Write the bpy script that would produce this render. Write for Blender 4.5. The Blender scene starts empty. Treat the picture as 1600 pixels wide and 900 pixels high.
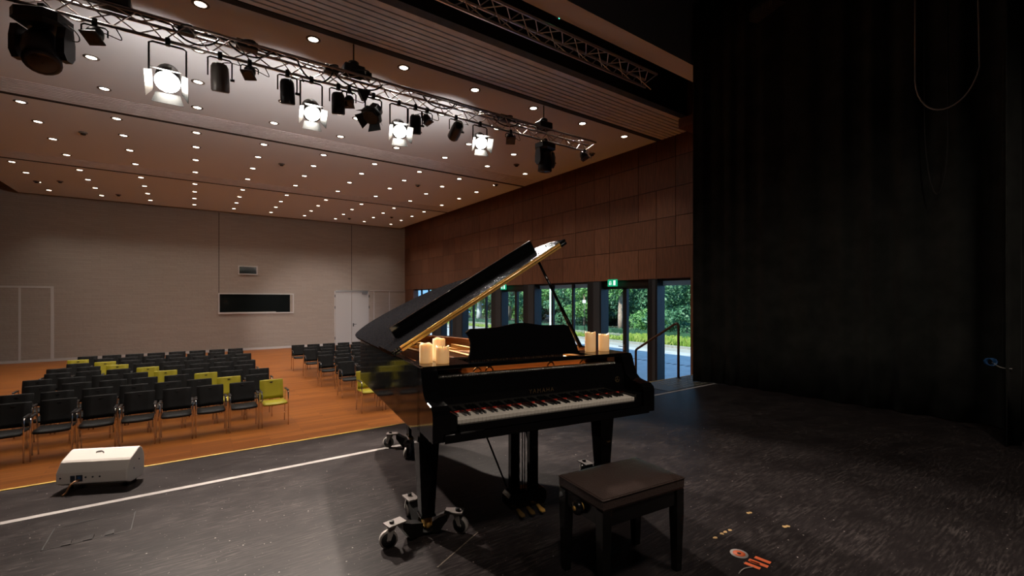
import bpy, bmesh, math, random
import numpy as np
from mathutils import Vector, Matrix, Quaternion
random.seed(7)
R = math.radians
SC = bpy.context.scene
COL = SC.collection

# ------------------------------------------------------------------ camera, world, light, exposure
YAW = R(35.44); FPX = 704.0
cd = bpy.data.cameras.new('camera'); cam = bpy.data.objects.new('camera', cd); COL.objects.link(cam)
cam.location = (0, 0, 1.40); cam.rotation_euler = (R(90), 0, -YAW)
cd.sensor_width = 36; cd.lens = FPX * 36 / 1600; cd.shift_y = 17.5 / 1600; cd.clip_start = .05; cd.clip_end = 400
SC.camera = cam
SC.view_settings.view_transform = 'Standard'; SC.view_settings.look = 'None'
SC.view_settings.gamma = 1; SC.view_settings.use_curve_mapping = False
SC.view_settings.exposure = 0.0
SC.cycles.use_denoising = True; SC.cycles.use_light_tree = True
SC.cycles.max_bounces = 7; SC.cycles.diffuse_bounces = 4; SC.cycles.transparent_max_bounces = 16
SC.cycles.sample_clamp_indirect = 4; SC.cycles.caustics_reflective = False; SC.cycles.caustics_refractive = False
W = bpy.data.worlds.new('world'); SC.world = W; W.use_nodes = True
bg = W.node_tree.nodes['Background']; bg.inputs[0].default_value = (.27, .54, 1.0, 1); bg.inputs[1].default_value = 1.8
SUN = 9.0; LENS_DOWN = 9.0; DOWN_W = 98.0; SPOT_W = 1300.0; STAGE_FILL_W = 270.0; WALL_W = 3600.0; CEIL_FILL_W = 260.0
sl = bpy.data.lights.new('sun', 'SUN'); sl.energy = SUN; sl.angle = R(.6); sl.color = (1, .93, .8)
sun = bpy.data.objects.new('sun', sl); COL.objects.link(sun)
sun.rotation_euler = Vector((.69, .16, -.78)).to_track_quat('-Z', 'Y').to_euler()

# ------------------------------------------------------------------ helpers
class MB:
    """collects shapes into one mesh; every shape takes the current material slot"""
    def __init__(s): s.v = []; s.f = []; s.m = []; s.sm = []; s.mi = 0
    def add(s, vs, fs, smooth=False):
        o = len(s.v); s.v += [tuple(p) for p in vs]
        for f in fs: s.f.append(tuple(i + o for i in f)); s.m.append(s.mi); s.sm.append(smooth)
        return s
    def box(s, a, b, M=None):
        (x0, y0, z0), (x1, y1, z1) = a, b
        vs = [(x0,y0,z0),(x1,y0,z0),(x1,y1,z0),(x0,y1,z0),(x0,y0,z1),(x1,y0,z1),(x1,y1,z1),(x0,y1,z1)]
        if M is not None: vs = [M @ Vector(v) for v in vs]
        return s.add(vs, [(0,3,2,1),(4,5,6,7),(0,1,5,4),(1,2,6,5),(2,3,7,6),(3,0,4,7)])
    def cbox(s, a, b, c=.004, M=None):
        """box with chamfered vertical and top edges (convex hull of two shrunken boxes)"""
        (x0,y0,z0),(x1,y1,z1) = a, b
        def ring(z, k): return [(x0+k,y0,z),(x1-k,y0,z),(x1,y0+k,z),(x1,y1-k,z),(x1-k,y1,z),(x0+k,y1,z),(x0,y1-k,z),(x0,y0+k,z)]
        def inn(z): return [(x0+c,y0+c,z),(x1-c,y0+c,z),(x1-c,y0+c,z),(x1-c,y1-c,z),(x1-c,y1-c,z),(x0+c,y1-c,z),(x0+c,y1-c,z),(x0+c,y0+c,z)]
        rs = [inn(z0), ring(z0+c, c), ring(z1-c, c), inn(z1)]
        return s.rings(rs, M=M)
    def rings(s, rs, closed=True, caps=True, smooth=False, M=None):
        n = len(rs[0]); vs = [p for r in rs for p in r]
        if M is not None: vs = [M @ Vector(v) for v in vs]
        fs = []
        for k in range(len(rs)-1):
            for i in range(n if closed else n-1):
                j = (i+1) % n
                fs.append((k*n+i, k*n+j, (k+1)*n+j, (k+1)*n+i))
        if caps and closed:
            fs.append(tuple(range(n))[::-1]); fs.append(tuple((len(rs)-1)*n+i for i in range(n)))
        return s.add(vs, fs, smooth)
    def tube(s, pts, r, n=8, smooth=True, caps=True, rr=None):
        pts = [Vector(p) for p in pts]; rs = []; prev = None
        for i, p in enumerate(pts):
            a = pts[max(i-1, 0)]; b = pts[min(i+1, len(pts)-1)]; t = (b-a).normalized()
            if prev is None:
                up = Vector((0,0,1)) if abs(t.z) < .9 else Vector((1,0,0))
                x = t.cross(up).normalized()
            else:
                x = (prev - t*prev.dot(t)).normalized()
            prev = x; y = t.cross(x); q = rr[i] if rr else r
            rs.append([p + x*(q*math.cos(2*math.pi*k/n)) + y*(q*math.sin(2*math.pi*k/n)) for k in range(n)])
        return s.rings(rs, smooth=smooth, caps=caps)
    def lathe(s, prof, c=(0,0,0), axis=(0,0,1), n=20, smooth=True, caps=True):
        a = Vector(axis).normalized(); up = Vector((0,0,1)) if abs(a.z) < .9 else Vector((1,0,0))
        x = a.cross(up).normalized(); y = a.cross(x); c = Vector(c)
        rs = [[c + a*t + x*(r*math.cos(2*math.pi*k/n)) + y*(r*math.sin(2*math.pi*k/n)) for k in range(n)] for r, t in prof]
        return s.rings(rs, smooth=smooth, caps=caps)
    def prism(s, poly, z0, z1, M=None):
        return s.rings([[(x,y,z0) for x,y in poly], [(x,y,z1) for x,y in poly]], M=M)
    def disc(s, c, r, axis, n=16):
        a = Vector(axis).normalized(); up = Vector((0,0,1)) if abs(a.z) < .9 else Vector((1,0,0))
        x = a.cross(up).normalized(); y = a.cross(x); c = Vector(c)
        return s.add([c + x*(r*math.cos(2*math.pi*k/n)) + y*(r*math.sin(2*math.pi*k/n)) for k in range(n)], [tuple(range(n))])
    def build(s, name, mats, parent=None, loc=None, bevel=0, fix=True):
        me = bpy.data.meshes.new(name); me.from_pydata(s.v, [], s.f)
        if not isinstance(mats, (list, tuple)): mats = [mats]
        for m in mats: me.materials.append(m)
        me.polygons.foreach_set('material_index', s.m); me.polygons.foreach_set('use_smooth', s.sm)
        if fix:
            bm = bmesh.new(); bm.from_mesh(me); bmesh.ops.recalc_face_normals(bm, faces=bm.faces); bm.to_mesh(me); bm.free()
        o = bpy.data.objects.new(name, me); COL.objects.link(o)
        if parent: o.parent = parent
        if loc is not None: o.location = loc
        if bevel:
            b = o.modifiers.new('bevel', 'BEVEL'); b.width = bevel; b.segments = 2; b.limit_method = 'ANGLE'; b.angle_limit = R(40)
            b.harden_normals = False
        return o

def tag(o, label, cat, group=None, kind=None):
    if label: o['label'] = label
    if cat: o['category'] = cat
    if group: o['group'] = group
    if kind: o['kind'] = kind
    return o
def thing(name, label, cat, loc=(0,0,0), rz=0, group=None):
    o = bpy.data.objects.new(name, None); COL.objects.link(o); o.empty_display_size = .1
    o.location = loc; o.rotation_euler = (0, 0, rz); return tag(o, label, cat, group)
def struct(o, label=None):
    o['kind'] = 'structure'
    if label: o['label'] = label
    return o
def dup(o, parent=None):
    c = o.copy(); COL.objects.link(c); c.parent = parent
    for ch in list(o.children):
        dup(ch, c)
    return c
def bez(p0, p1, p2, p3, n=12):
    p0, p1, p2, p3 = map(Vector, (p0, p1, p2, p3)); out = []
    for i in range(n+1):
        t = i/n; out.append(p0*(1-t)**3 + p1*3*t*(1-t)**2 + p2*3*t*t*(1-t) + p3*t**3)
    return out
def smooth_poly(pts, it=2):
    for _ in range(it):
        q = []
        for i in range(len(pts)):
            a, b = pts[i], pts[(i+1) % len(pts)]
            q.append((a[0]*.75+b[0]*.25, a[1]*.75+b[1]*.25)); q.append((a[0]*.25+b[0]*.75, a[1]*.25+b[1]*.75))
        pts = q
    return pts
ORD = ['first','second','third','fourth','fifth','sixth','seventh','eighth','ninth','tenth','eleventh','twelfth']

# ------------------------------------------------------------------ materials
def mat(name, col, rough=.5, metal=0, coat=0, spec=.5, emit=None, es=0, bump=0, bscale=40, var=0, vscale=3, rvar=0, stretch=(1,1,1), sss=0, sheen=0):
    m = bpy.data.materials.new(name); m.use_nodes = True; nt = m.node_tree; b = nt.nodes['Principled BSDF']
    b.inputs['Base Color'].default_value = (*col, 1); b.inputs['Roughness'].default_value = rough
    b.inputs['Metallic'].default_value = metal; b.inputs['Coat Weight'].default_value = coat
    b.inputs['Coat Roughness'].default_value = .04; b.inputs['Specular IOR Level'].default_value = spec
    if sheen: b.inputs['Sheen Weight'].default_value = sheen
    if sss:
        b.inputs['Subsurface Weight'].default_value = sss; b.inputs['Subsurface Radius'].default_value = (1, .5, .2); b.inputs['Subsurface Scale'].default_value = .05
    if emit: b.inputs['Emission Color'].default_value = (*emit, 1); b.inputs['Emission Strength'].default_value = es
    if var or bump or rvar:
        tc = nt.nodes.new('ShaderNodeTexCoord'); mp = nt.nodes.new('ShaderNodeMapping'); mp.inputs['Scale'].default_value = stretch
        nt.links.new(tc.outputs['Object'], mp.inputs[0])
        if var or rvar:
            n = nt.nodes.new('ShaderNodeTexNoise'); n.inputs['Scale'].default_value = vscale; n.inputs['Detail'].default_value = 5
            nt.links.new(mp.outputs[0], n.inputs['Vector'])
            if var:
                r = nt.nodes.new('ShaderNodeValToRGB'); lo = [max(0, c*(1-var)) for c in col]; hi = [min(1, c*(1+var)) for c in col]
                r.color_ramp.elements[0].position = .3; r.color_ramp.elements[1].position = .7
                r.color_ramp.elements[0].color = (*lo, 1); r.color_ramp.elements[1].color = (*hi, 1)
                nt.links.new(n.outputs[0], r.inputs[0]); nt.links.new(r.outputs[0], b.inputs['Base Color'])
            if rvar:
                q = nt.nodes.new('ShaderNodeMapRange'); q.inputs['From Min'].default_value = .3; q.inputs['From Max'].default_value = .7
                q.inputs['To Min'].default_value = max(0, rough-rvar); q.inputs['To Max'].default_value = min(1, rough+rvar)
                nt.links.new(n.outputs[0], q.inputs[0]); nt.links.new(q.outputs[0], b.inputs['Roughness'])
        if bump:
            n2 = nt.nodes.new('ShaderNodeTexNoise'); n2.inputs['Scale'].default_value = bscale; n2.inputs['Detail'].default_value = 4
            nt.links.new(mp.outputs[0], n2.inputs['Vector'])
            bp_ = nt.nodes.new('ShaderNodeBump'); bp_.inputs['Strength'].default_value = bump; bp_.inputs['Distance'].default_value = .01
            nt.links.new(n2.outputs[0], bp_.inputs['Height']); nt.links.new(bp_.outputs[0], b.inputs['Normal'])
    return m
def emitter(name, col, s):
    m = bpy.data.materials.new(name); m.use_nodes = True; nt = m.node_tree; nt.nodes.clear()
    e = nt.nodes.new('ShaderNodeEmission'); o = nt.nodes.new('ShaderNodeOutputMaterial')
    e.inputs[0].default_value = (*col, 1); e.inputs[1].default_value = s; nt.links.new(e.outputs[0], o.inputs[0]); return m
def nodes_of(m): return m.node_tree, m.node_tree.nodes['Principled BSDF']

def m_hall_floor():
    m = mat('oak_planks', (.4,.2,.09), .42, spec=.25); nt, b = nodes_of(m); N = nt.nodes.new; L = nt.links.new
    tc = N('ShaderNodeTexCoord'); mp = N('ShaderNodeMapping'); L(tc.outputs['Object'], mp.inputs[0])
    br = N('ShaderNodeTexBrick'); br.inputs['Scale'].default_value = 1; br.inputs['Brick Width'].default_value = 1.1; br.inputs['Row Height'].default_value = .11
    br.inputs['Mortar Size'].default_value = .003; br.inputs['Color1'].default_value = (.285,.090,.014,1); br.inputs['Color2'].default_value = (.185,.053,.008,1); br.inputs['Mortar'].default_value = (.09,.03,.008,1)
    br.inputs['Bias'].default_value = 0; L(mp.outputs[0], br.inputs[0])
    mp2 = N('ShaderNodeMapping'); mp2.inputs['Scale'].default_value = (1.5, 22, 1); L(tc.outputs['Object'], mp2.inputs[0])
    n = N('ShaderNodeTexNoise'); n.inputs['Scale'].default_value = 1.6; n.inputs['Detail'].default_value = 6; L(mp2.outputs[0], n.inputs[0])
    r = N('ShaderNodeMapRange'); r.inputs['To Min'].default_value = .72; r.inputs['To Max'].default_value = 1.25; L(n.outputs[0], r.inputs[0])
    mx = N('ShaderNodeMix'); mx.data_type = 'RGBA'; mx.blend_type = 'MULTIPLY'; mx.inputs[0].default_value = 1
    L(br.outputs['Color'], mx.inputs[6]); L(r.outputs[0], mx.inputs[7]); L(mx.outputs[2], b.inputs['Base Color']); return m
def m_stage():
    m = mat('worn_black_stage', (.03,.026,.026), .5); nt, b = nodes_of(m); N = nt.nodes.new; L = nt.links.new
    tc = N('ShaderNodeTexCoord')
    def streak(rot, sc, noise, lo, hi):
        mp = N('ShaderNodeMapping'); mp.inputs['Rotation'].default_value = (0,0,R(rot)); mp.inputs['Scale'].default_value = sc; L(tc.outputs['Object'], mp.inputs[0])
        n = N('ShaderNodeTexNoise'); n.inputs['Scale'].default_value = noise; n.inputs['Detail'].default_value = 7; n.inputs['Roughness'].default_value = .65; L(mp.outputs[0], n.inputs[0])
        r = N('ShaderNodeMapRange'); r.inputs['From Min'].default_value = lo; r.inputs['From Max'].default_value = hi; L(n.outputs[0], r.inputs[0]); return r.outputs[0]
    def mathn(op, a, c):
        q = N('ShaderNodeMath'); q.operation = op
        for i, x in enumerate((a, c)):
            if isinstance(x, (int, float)): q.inputs[i].default_value = x
            else: L(x, q.inputs[i])
        return q.outputs[0]
    big = streak(0, (1,1,1), .9, .3, .75)
    s1 = streak(3, (1.6,13,1), 5.5, .46, .80); s2 = mathn('MULTIPLY', streak(-32, (1.6,60,1), 2.2, .63, .72), .8); s3 = mathn('MULTIPLY', streak(66, (1.6,60,1), 2.0, .64, .72), .8)
    scr = mathn('MAXIMUM', mathn('MAXIMUM', s1, s2), s3)
    wear = streak(30, (1,2.2,1), 2.2, .36, .68)
    scr = mathn('MULTIPLY', scr, wear)
    vo = N('ShaderNodeTexVoronoi'); vo.inputs['Scale'].default_value = 17; L(tc.outputs['Object'], vo.inputs['Vector'])
    sp = N('ShaderNodeMapRange'); sp.inputs['From Min'].default_value = .085; sp.inputs['From Max'].default_value = .05; L(vo.outputs['Distance'], sp.inputs[0])
    wn = N('ShaderNodeTexWhiteNoise'); L(vo.outputs['Position'], wn.inputs['Vector'])
    keep = mathn('GREATER_THAN', wn.outputs['Value'], .66); speck = mathn('MULTIPLY', sp.outputs[0], keep)
    def mixc(f, c1, c2):
        q = N('ShaderNodeMix'); q.data_type = 'RGBA'
        L(f, q.inputs[0])
        for i, c in ((6, c1), (7, c2)):
            if isinstance(c, tuple): q.inputs[i].default_value = (*c, 1)
            else: L(c, q.inputs[i])
        return q.outputs[2]
    c = mixc(big, (.011,.009,.0095), (.024,.020,.0205))
    c = mixc(mathn('MULTIPLY', scr, .95), c, (.13,.11,.105))
    vo2 = N('ShaderNodeTexVoronoi'); vo2.inputs['Scale'].default_value = 46; L(tc.outputs['Object'], vo2.inputs['Vector'])
    sp2 = N('ShaderNodeMapRange'); sp2.inputs['From Min'].default_value = .15; sp2.inputs['From Max'].default_value = .08; L(vo2.outputs['Distance'], sp2.inputs[0])
    wn2 = N('ShaderNodeTexWhiteNoise'); L(vo2.outputs['Position'], wn2.inputs['Vector'])
    speck2 = mathn('MULTIPLY', sp2.outputs[0], mathn('GREATER_THAN', wn2.outputs['Value'], .72))
    c = mixc(mathn('MULTIPLY', speck2, .5), c, (.24,.20,.19))
    c = mixc(mathn('MULTIPLY', mathn('MULTIPLY', speck, wn.outputs['Value']), .6), c, (.5,.45,.42))
    L(c, b.inputs['Base Color'])
    rr = N('ShaderNodeMapRange'); rr.inputs['To Min'].default_value = .40; rr.inputs['To Max'].default_value = .72; L(scr, rr.inputs[0]); L(rr.outputs[0], b.inputs['Roughness'])
    b.inputs['Specular IOR Level'].default_value = .06
    bu = N('ShaderNodeBump'); bu.inputs['Strength'].default_value = .15; bu.inputs['Distance'].default_value = .002; L(scr, bu.inputs['Height']); L(bu.outputs[0], b.inputs['Normal'])
    return m
def m_backwall():
    m = mat('pale_rendered_brick', (.5,.46,.43), .8); nt, b = nodes_of(m); N = nt.nodes.new; L = nt.links.new
    tc = N('ShaderNodeTexCoord'); sx = N('ShaderNodeSeparateXYZ'); cx = N('ShaderNodeCombineXYZ')
    L(tc.outputs['Object'], sx.inputs[0]); L(sx.outputs[0], cx.inputs[0]); L(sx.outputs[2], cx.inputs[1])
    br = N('ShaderNodeTexBrick'); br.inputs['Brick Width'].default_value = .5; br.inputs['Row Height'].default_value = .075; br.inputs['Mortar Size'].default_value = .004; br.inputs['Scale'].default_value = 1
    br.inputs['Color1'].default_value = (.30,.250,.212,1); br.inputs['Color2'].default_value = (.272,.226,.192,1); br.inputs['Mortar'].default_value = (.24,.20,.17,1); L(cx.outputs[0], br.inputs[0])
    L(br.outputs['Color'], b.inputs['Base Color'])
    n = N('ShaderNodeTexNoise'); n.inputs['Scale'].default_value = 9; L(cx.outputs[0], n.inputs[0])
    bu = N('ShaderNodeBump'); bu.inputs['Strength'].default_value = .35; bu.inputs['Distance'].default_value = .02; L(n.outputs[0], bu.inputs['Height']); L(bu.outputs[0], b.inputs['Normal'])
    return m
def m_glass():
    m = bpy.data.materials.new('window_glass'); m.use_nodes = True; nt = m.node_tree; nt.nodes.clear(); N = nt.nodes.new; L = nt.links.new
    t = N('ShaderNodeBsdfTransparent'); t.inputs[0].default_value = (.86,.93,.92,1); g = N('ShaderNodeBsdfGlossy'); g.inputs['Roughness'].default_value = .02
    f = N('ShaderNodeFresnel'); ge = N('ShaderNodeNewGeometry'); mr = N('ShaderNodeMapRange'); mr.inputs['To Min'].default_value = 1.45; mr.inputs['To Max'].default_value = 1/1.45; L(ge.outputs['Backfacing'], mr.inputs[0]); L(mr.outputs[0], f.inputs[0]); mx = N('ShaderNodeMixShader'); o = N('ShaderNodeOutputMaterial')
    L(f.outputs[0], mx.inputs[0]); L(t.outputs[0], mx.inputs[1]); L(g.outputs[0], mx.inputs[2]); L(mx.outputs[0], o.inputs[0]); return m
def m_leaf(name, c1, c2):
    m = mat(name, c1, .45); nt, b = nodes_of(m); N = nt.nodes.new; L = nt.links.new
    oi = N('ShaderNodeTexCoord'); n = N('ShaderNodeTexWhiteNoise'); n.noise_dimensions = '3D'
    sn = N('ShaderNodeVectorMath'); sn.operation = 'SNAP'; sn.inputs[1].default_value = (.25,.25,.25); L(oi.outputs['Object'], sn.inputs[0]); L(sn.outputs[0], n.inputs['Vector'])
    mx = N('ShaderNodeMix'); mx.data_type = 'RGBA'; L(n.outputs['Value'], mx.inputs[0]); mx.inputs[6].default_value = (*c1,1); mx.inputs[7].default_value = (*c2,1)
    L(mx.outputs[2], b.inputs['Base Color']); b.inputs['Transmission Weight'].default_value = 0
    tr = N('ShaderNodeBsdfTranslucent'); L(mx.outputs[2], tr.inputs[0]); ms = N('ShaderNodeMixShader'); ms.inputs[0].default_value = .3
    L(b.outputs[0], ms.inputs[1]); L(tr.outputs[0], ms.inputs[2]); L(ms.outputs[0], nt.nodes['Material Output'].inputs[0]); return m
def m_wood(name, col, rough, axis=(14,14,1.2), var=.3):
    return mat(name, col, rough, var=var, vscale=2.2, stretch=axis, bump=.08, bscale=3)
def m_lid():
    m = bpy.data.materials.new('piano_lid_dusty'); m.use_nodes = True; nt = m.node_tree; nt.nodes.clear(); N = nt.nodes.new; L = nt.links.new
    tc = N('ShaderNodeTexCoord'); mp = N('ShaderNodeMapping'); mp.inputs['Scale'].default_value = (1,.4,1); L(tc.outputs['Object'], mp.inputs[0])
    n = N('ShaderNodeTexNoise'); n.inputs['Scale'].default_value = 70; n.inputs['Detail'].default_value = 3; L(mp.outputs[0], n.inputs['Vector'])
    bu = N('ShaderNodeBump'); bu.inputs['Strength'].default_value = .34; bu.inputs['Distance'].default_value = .01; L(n.outputs[0], bu.inputs['Height'])
    d = N('ShaderNodeBsdfDiffuse'); d.inputs[0].default_value = (.006,.006,.007,1); g = N('ShaderNodeBsdfGlossy'); g.inputs[0].default_value = (.9,.92,1,1); g.inputs['Roughness'].default_value = .10
    L(bu.outputs[0], g.inputs['Normal']); r = N('ShaderNodeMapRange'); r.inputs['From Min'].default_value = .35; r.inputs['From Max'].default_value = .7; r.inputs['To Min'].default_value = .012; r.inputs['To Max'].default_value = .055; L(n.outputs[0], r.inputs[0])
    mx = N('ShaderNodeMixShader'); o = N('ShaderNodeOutputMaterial'); L(r.outputs[0], mx.inputs[0]); L(d.outputs[0], mx.inputs[1]); L(g.outputs[0], mx.inputs[2]); L(mx.outputs[0], o.inputs[0]); return m
def m_candle():
    m = mat('candle_wax', (.86,.74,.54), .5, sss=.45); b = m.node_tree.nodes['Principled BSDF']; b.inputs['Subsurface Radius'].default_value = (1,.62,.34); b.inputs['Subsurface Scale'].default_value = .018; b.inputs['Emission Color'].default_value = (1,.47,.14,1); b.inputs['Emission Strength'].default_value = .33; return m  # faint warm glow added to the wax itself by emission

M = dict(
 hall_floor=m_hall_floor(), stage=m_stage(), back=m_backwall(), glass=m_glass(),
 ceil=mat('ceiling_panel', (.60,.665,.735), .6, bump=.03, bscale=300), slat=mat('ceiling_slat', (.64,.67,.72), .3, var=.10, vscale=6),
 void=mat('ceiling_void_black', (.012,.011,.011), .8), blackwall=mat('black_wall', (.012,.012,.012), .9), header=mat('header_paint', (.78,.82,.88), .7),
 wood1=m_wood('wall_veneer_dark', (.118,.050,.026), .42), wood2=m_wood('wall_veneer_mid', (.138,.059,.031), .42), wood3=m_wood('wall_veneer_light', (.155,.068,.036), .42),
 woodgap=mat('veneer_joint', (.024,.011,.007), .8),
 frame=mat('anthracite_frame', (.011,.013,.015), .4, spec=.4), pier=mat('pier_grey', (.028,.035,.04), .5), blind=m_leaf('blind_cloth_white', (.75,.77,.75), (.78,.80,.78)),
 door=mat('door_grey_paint', (.36,.345,.335), .55), white=mat('trim_white', (.43,.40,.385), .6), steel=mat('brushed_steel', (.55,.54,.52), .32, metal=1), darksteel=mat('dark_steel', (.08,.08,.08), .4, metal=1),
 chrome=mat('chrome_tube', (.78,.74,.70), .14, metal=1), alubright=mat('truss_bright_aluminium', (.85,.80,.76), .38, metal=.85), alu=mat('truss_aluminium', (.46,.40,.37), .36, metal=1, rvar=.1, vscale=20),
 chairblack=mat('chair_black', (.008,.0075,.007), .6, spec=.22), chairyellow=mat('chair_yellow', (.32,.265,.006), .55), pad=mat('armrest_black', (.015,.013,.013), .35),
 gloss=mat('piano_gloss_black', (.004,.004,.0045), .07, rvar=.03, vscale=30, spec=.28), lidtop=m_lid(),
 satin=mat('black_satin', (.008,.008,.008), .4), brass=mat('brass', (.85,.50,.13), .5, metal=.55), dullbrass=mat('dull_brass', (.30,.19,.07), .45, metal=.8), gold=mat('gold_plate', (.62,.34,.10), .35, metal=.85),
 rimwood=m_wood('inner_rim_mahogany', (.42,.13,.03), .35, (1.5,1.5,16)), pinwood=m_wood('pin_block_orange', (.62,.20,.04), .3, (1.5,14,14)), spruce=m_wood('spruce_board', (.5,.26,.09), .45, (1.5,18,1)), ivory=mat('key_white', (.92,.87,.79), .25), keyblack=mat('key_black', (.006,.006,.006), .3),
 felt=mat('felt_red', (.45,.03,.015), .9), copper=mat('wound_string', (.72,.42,.26), .3, metal=1), strings=mat('steel_string', (.75,.72,.68), .25, metal=1),
 rubber=mat('rubber_black', (.012,.012,.012), .7), castor=mat('castor_grey', (.36,.33,.31), .45), plate=mat('dolly_plate_grey', (.20,.175,.165), .5),
 leather=mat('bench_leather', (.075,.052,.046), .34, bump=.25, bscale=120, rvar=.1, vscale=6), ebony=mat('bench_black_lacquer', (.006,.006,.006), .25, coat=.5),
 monitor=mat('monitor_white', (.86,.80,.75), .5), mark=mat('tape_white', (.30,.28,.27), .7, var=.2, vscale=9), edge=mat('stage_nosing', (.42,.27,.035), .5), tape_o=mat('tape_orange', (.85,.16,.05), .55, emit=None),
 scuff=mat('scuffed_seam', (.10,.08,.06), .8, var=.6, vscale=40), tape_y=mat('tape_residue', (.55,.36,.15), .8), wax=m_candle(), velvet=mat('black_velvet', (.026,.0275,.025), .95, spec=.1, sheen=.05, var=.3, vscale=4), lamp=mat('lamp_body_black', (.010,.010,.010), .45), lampgrey=mat('lamp_body_grey', (.12,.105,.095), .4),
 led=emitter('downlight_lens', (1,.86,.68), LENS_DOWN), hot=emitter('spot_lens_hot', (1,.93,.82), 70), exitgreen=emitter('exit_green', (.01,.35,.16), 1.1), exitwhite=emitter('exit_white', (.8,1,.9), 1.2), fill_bulb=emitter('fill_lamp_bulb', (1,.84,.7), 6), ledgreen=emitter('led_green', (.05,1,.5), 4),
 black_glass=mat('dark_control_glass', (.006,.008,.008), .08), paving=mat('paving_grey', (.42,.42,.43), .85, var=.15, vscale=2), road=mat('path_pale', (.34,.32,.29), .9, var=.1, vscale=1), curb=mat('curb_stone', (.30,.29,.28), .9, var=.2, vscale=8), soil=mat('garden_soil', (.06,.05,.03), .95, var=.3), grate=mat('drain_dark', (.05,.06,.08), .6),
 leafA=m_leaf('leaf_teal_green', (.05,.16,.09), (.16,.34,.18)), leafB=m_leaf('leaf_mid_green', (.09,.25,.07), (.24,.44,.14)), leafC=m_leaf('leaf_bright', (.20,.34,.05), (.42,.48,.12)), hedge=m_leaf('leaf_hedge', (.03,.085,.045), (.08,.19,.10)),
 bark=mat('bark_tan', (.30,.24,.18), .9, var=.35, vscale=6, stretch=(1,1,.3), bump=.5, bscale=10), barkp=mat('bark_pinkish', (.42,.30,.24), .9, var=.3, vscale=6, bump=.4, bscale=8), picket=mat('picket_grey', (.42,.42,.36), .8), polew=mat('pole_white', (.7,.7,.68), .5),
 outer=mat('outer_wall', (.35,.34,.33), .9), mat_dark=mat('stage_grip_plate', (.035,.033,.024), .5), dimple=mat('grip_dimple', (.16,.15,.11), .5),
 gold_letter=mat('gold_lettering', (.45,.32,.16), .35, metal=1), port=mat('port_dark', (.02,.03,.05), .4), portblue=mat('port_blue', (.02,.10,.28), .4), cablebrown=mat('cable_brown', (.35,.16,.07), .6), railbrown=mat('handrail_brown', (.10,.05,.03), .4), cable=mat('cable_black', (.012,.011,.010), .55), cablepale=mat('cable_grey_sheath', (.38,.30,.26), .45),
)

HF = -1.0                                         # hall floor level, the stage is level 0
# ================================================================== setting: room shell
XL, XR, YB, YF = -5.9, 9.95, 24.5, -4.0
struct(MB().box((XL, 4.85, HF-.2), (XR+.3, YB, HF)).build('floor', M['hall_floor']))
struct(MB().box((XL, YF, -.12), (XR, 4.835, 0)).build('stage_floor', M['stage']))
struct(MB().box((XL, 4.70, HF), (XR, 4.82, -.12)).build('stage_front', M['blackwall']))
struct(MB().box((XL, 4.835, -.05), (XR, 4.86, .004)).build('trim_1', M['edge']), 'yellow nosing strip along the front edge of the stage')
b = MB(); b.box((XL-.2, YB, HF-.2), (XR+.3, YB+.3, 6.6)); struct(b.build('wall_back', M['back']))
struct(MB().box((XL-.2, YF, HF-.2), (XL, YB, 6.6)).build('wall_left', M['blackwall']))
struct(MB().box((XL-.2, YF-.2, HF-.2), (XR+.3, YF, 6.6)).build('wall_front', M['blackwall']))
struct(MB().box((XL-.2, YF-.2, 6.6), (XR+.5, YB+.3, 6.8)).build('roof', M['void']))
# thin lines on the back wall: joints
b = MB()
for x, z0, z1 in ((1.025, 1.63, 5.35), (6.95, 1.84, 5.35)): b.box((x-.012, YB-.004, z0), (x+.012, YB+.001, z1))
struct(b.build('trim_2', M['woodgap']), 'dark vertical joints in the pale back wall')
struct(MB().box((XL, YB-.02, HF), (6.05, YB, HF+.10)).build('baseboard_back', M['white']))
# ------------------------------------------------ ceiling: panels, slat bands, dark slots
ZC = 5.35; CX0, CX1 = -5.2, 9.5
slots = (7.04, 12.66, 18.46); slat0 = (5.92, 11.69, 17.45); CE = 24.1
b = MB()
seg = [(slots[0]+.06, slat0[1]), (slots[1]+.06, slat0[2]), (slots[2]+.06, CE)]
for y0, y1 in seg: b.box((CX0, y0, ZC), (CX1, y1, ZC+.12))
struct(b.build('ceiling', M['ceil']))
for i, (y0, y1) in enumerate(zip(slat0, [s-.06 for s in slots])):
    b = MB(); n = 9 if i == 0 else 10; p = (y1-y0)/n
    for k in range(n): b.box((CX0, y0+k*p, ZC), (CX1, y0+k*p+p*.74, ZC+.06))
    b.box((CX0, y0, ZC+.06), (CX1, y1, ZC+.12))
    struct(b.build('ceiling_slats', M['slat']), ['slatted ceiling band nearest the stage','slatted ceiling band across the middle of the hall','slatted ceiling band nearest the back wall'][i])
b = MB()
for y in slots: b.box((CX0, y-.062, ZC+.001), (CX1, y+.062, ZC+.14))
struct(b.build('ceiling_slot', M['void']))
struct(MB().box((CX0, 5.87, ZC-.01), (CX1, 5.92, ZC+.10)).build('ceiling_edge', M['slat']))
struct(MB().box((CX0, 5.88, ZC+.10), (CX1, 5.92, 6.6)).build('ceiling_void_wall', M['void']))
# proscenium header, dark stage ceiling
struct(MB().box((XL, 4.52, 5.43), (7.6, 4.87, 6.6)).build('proscenium_header', M['header']))
struct(MB().box((7.6, 4.52, 5.43), (XR, 4.87, 6.6)).build('proscenium_header', M['blackwall']))
b = MB(); b.box((8.6, 4.87, 5.1), (XR, 5.86, 5.3)); b.box((8.9, 4.87, 5.3), (XR, 5.86, 6.6))
struct(b.build('wall_right_bulkhead', M['wood1']))
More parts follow.
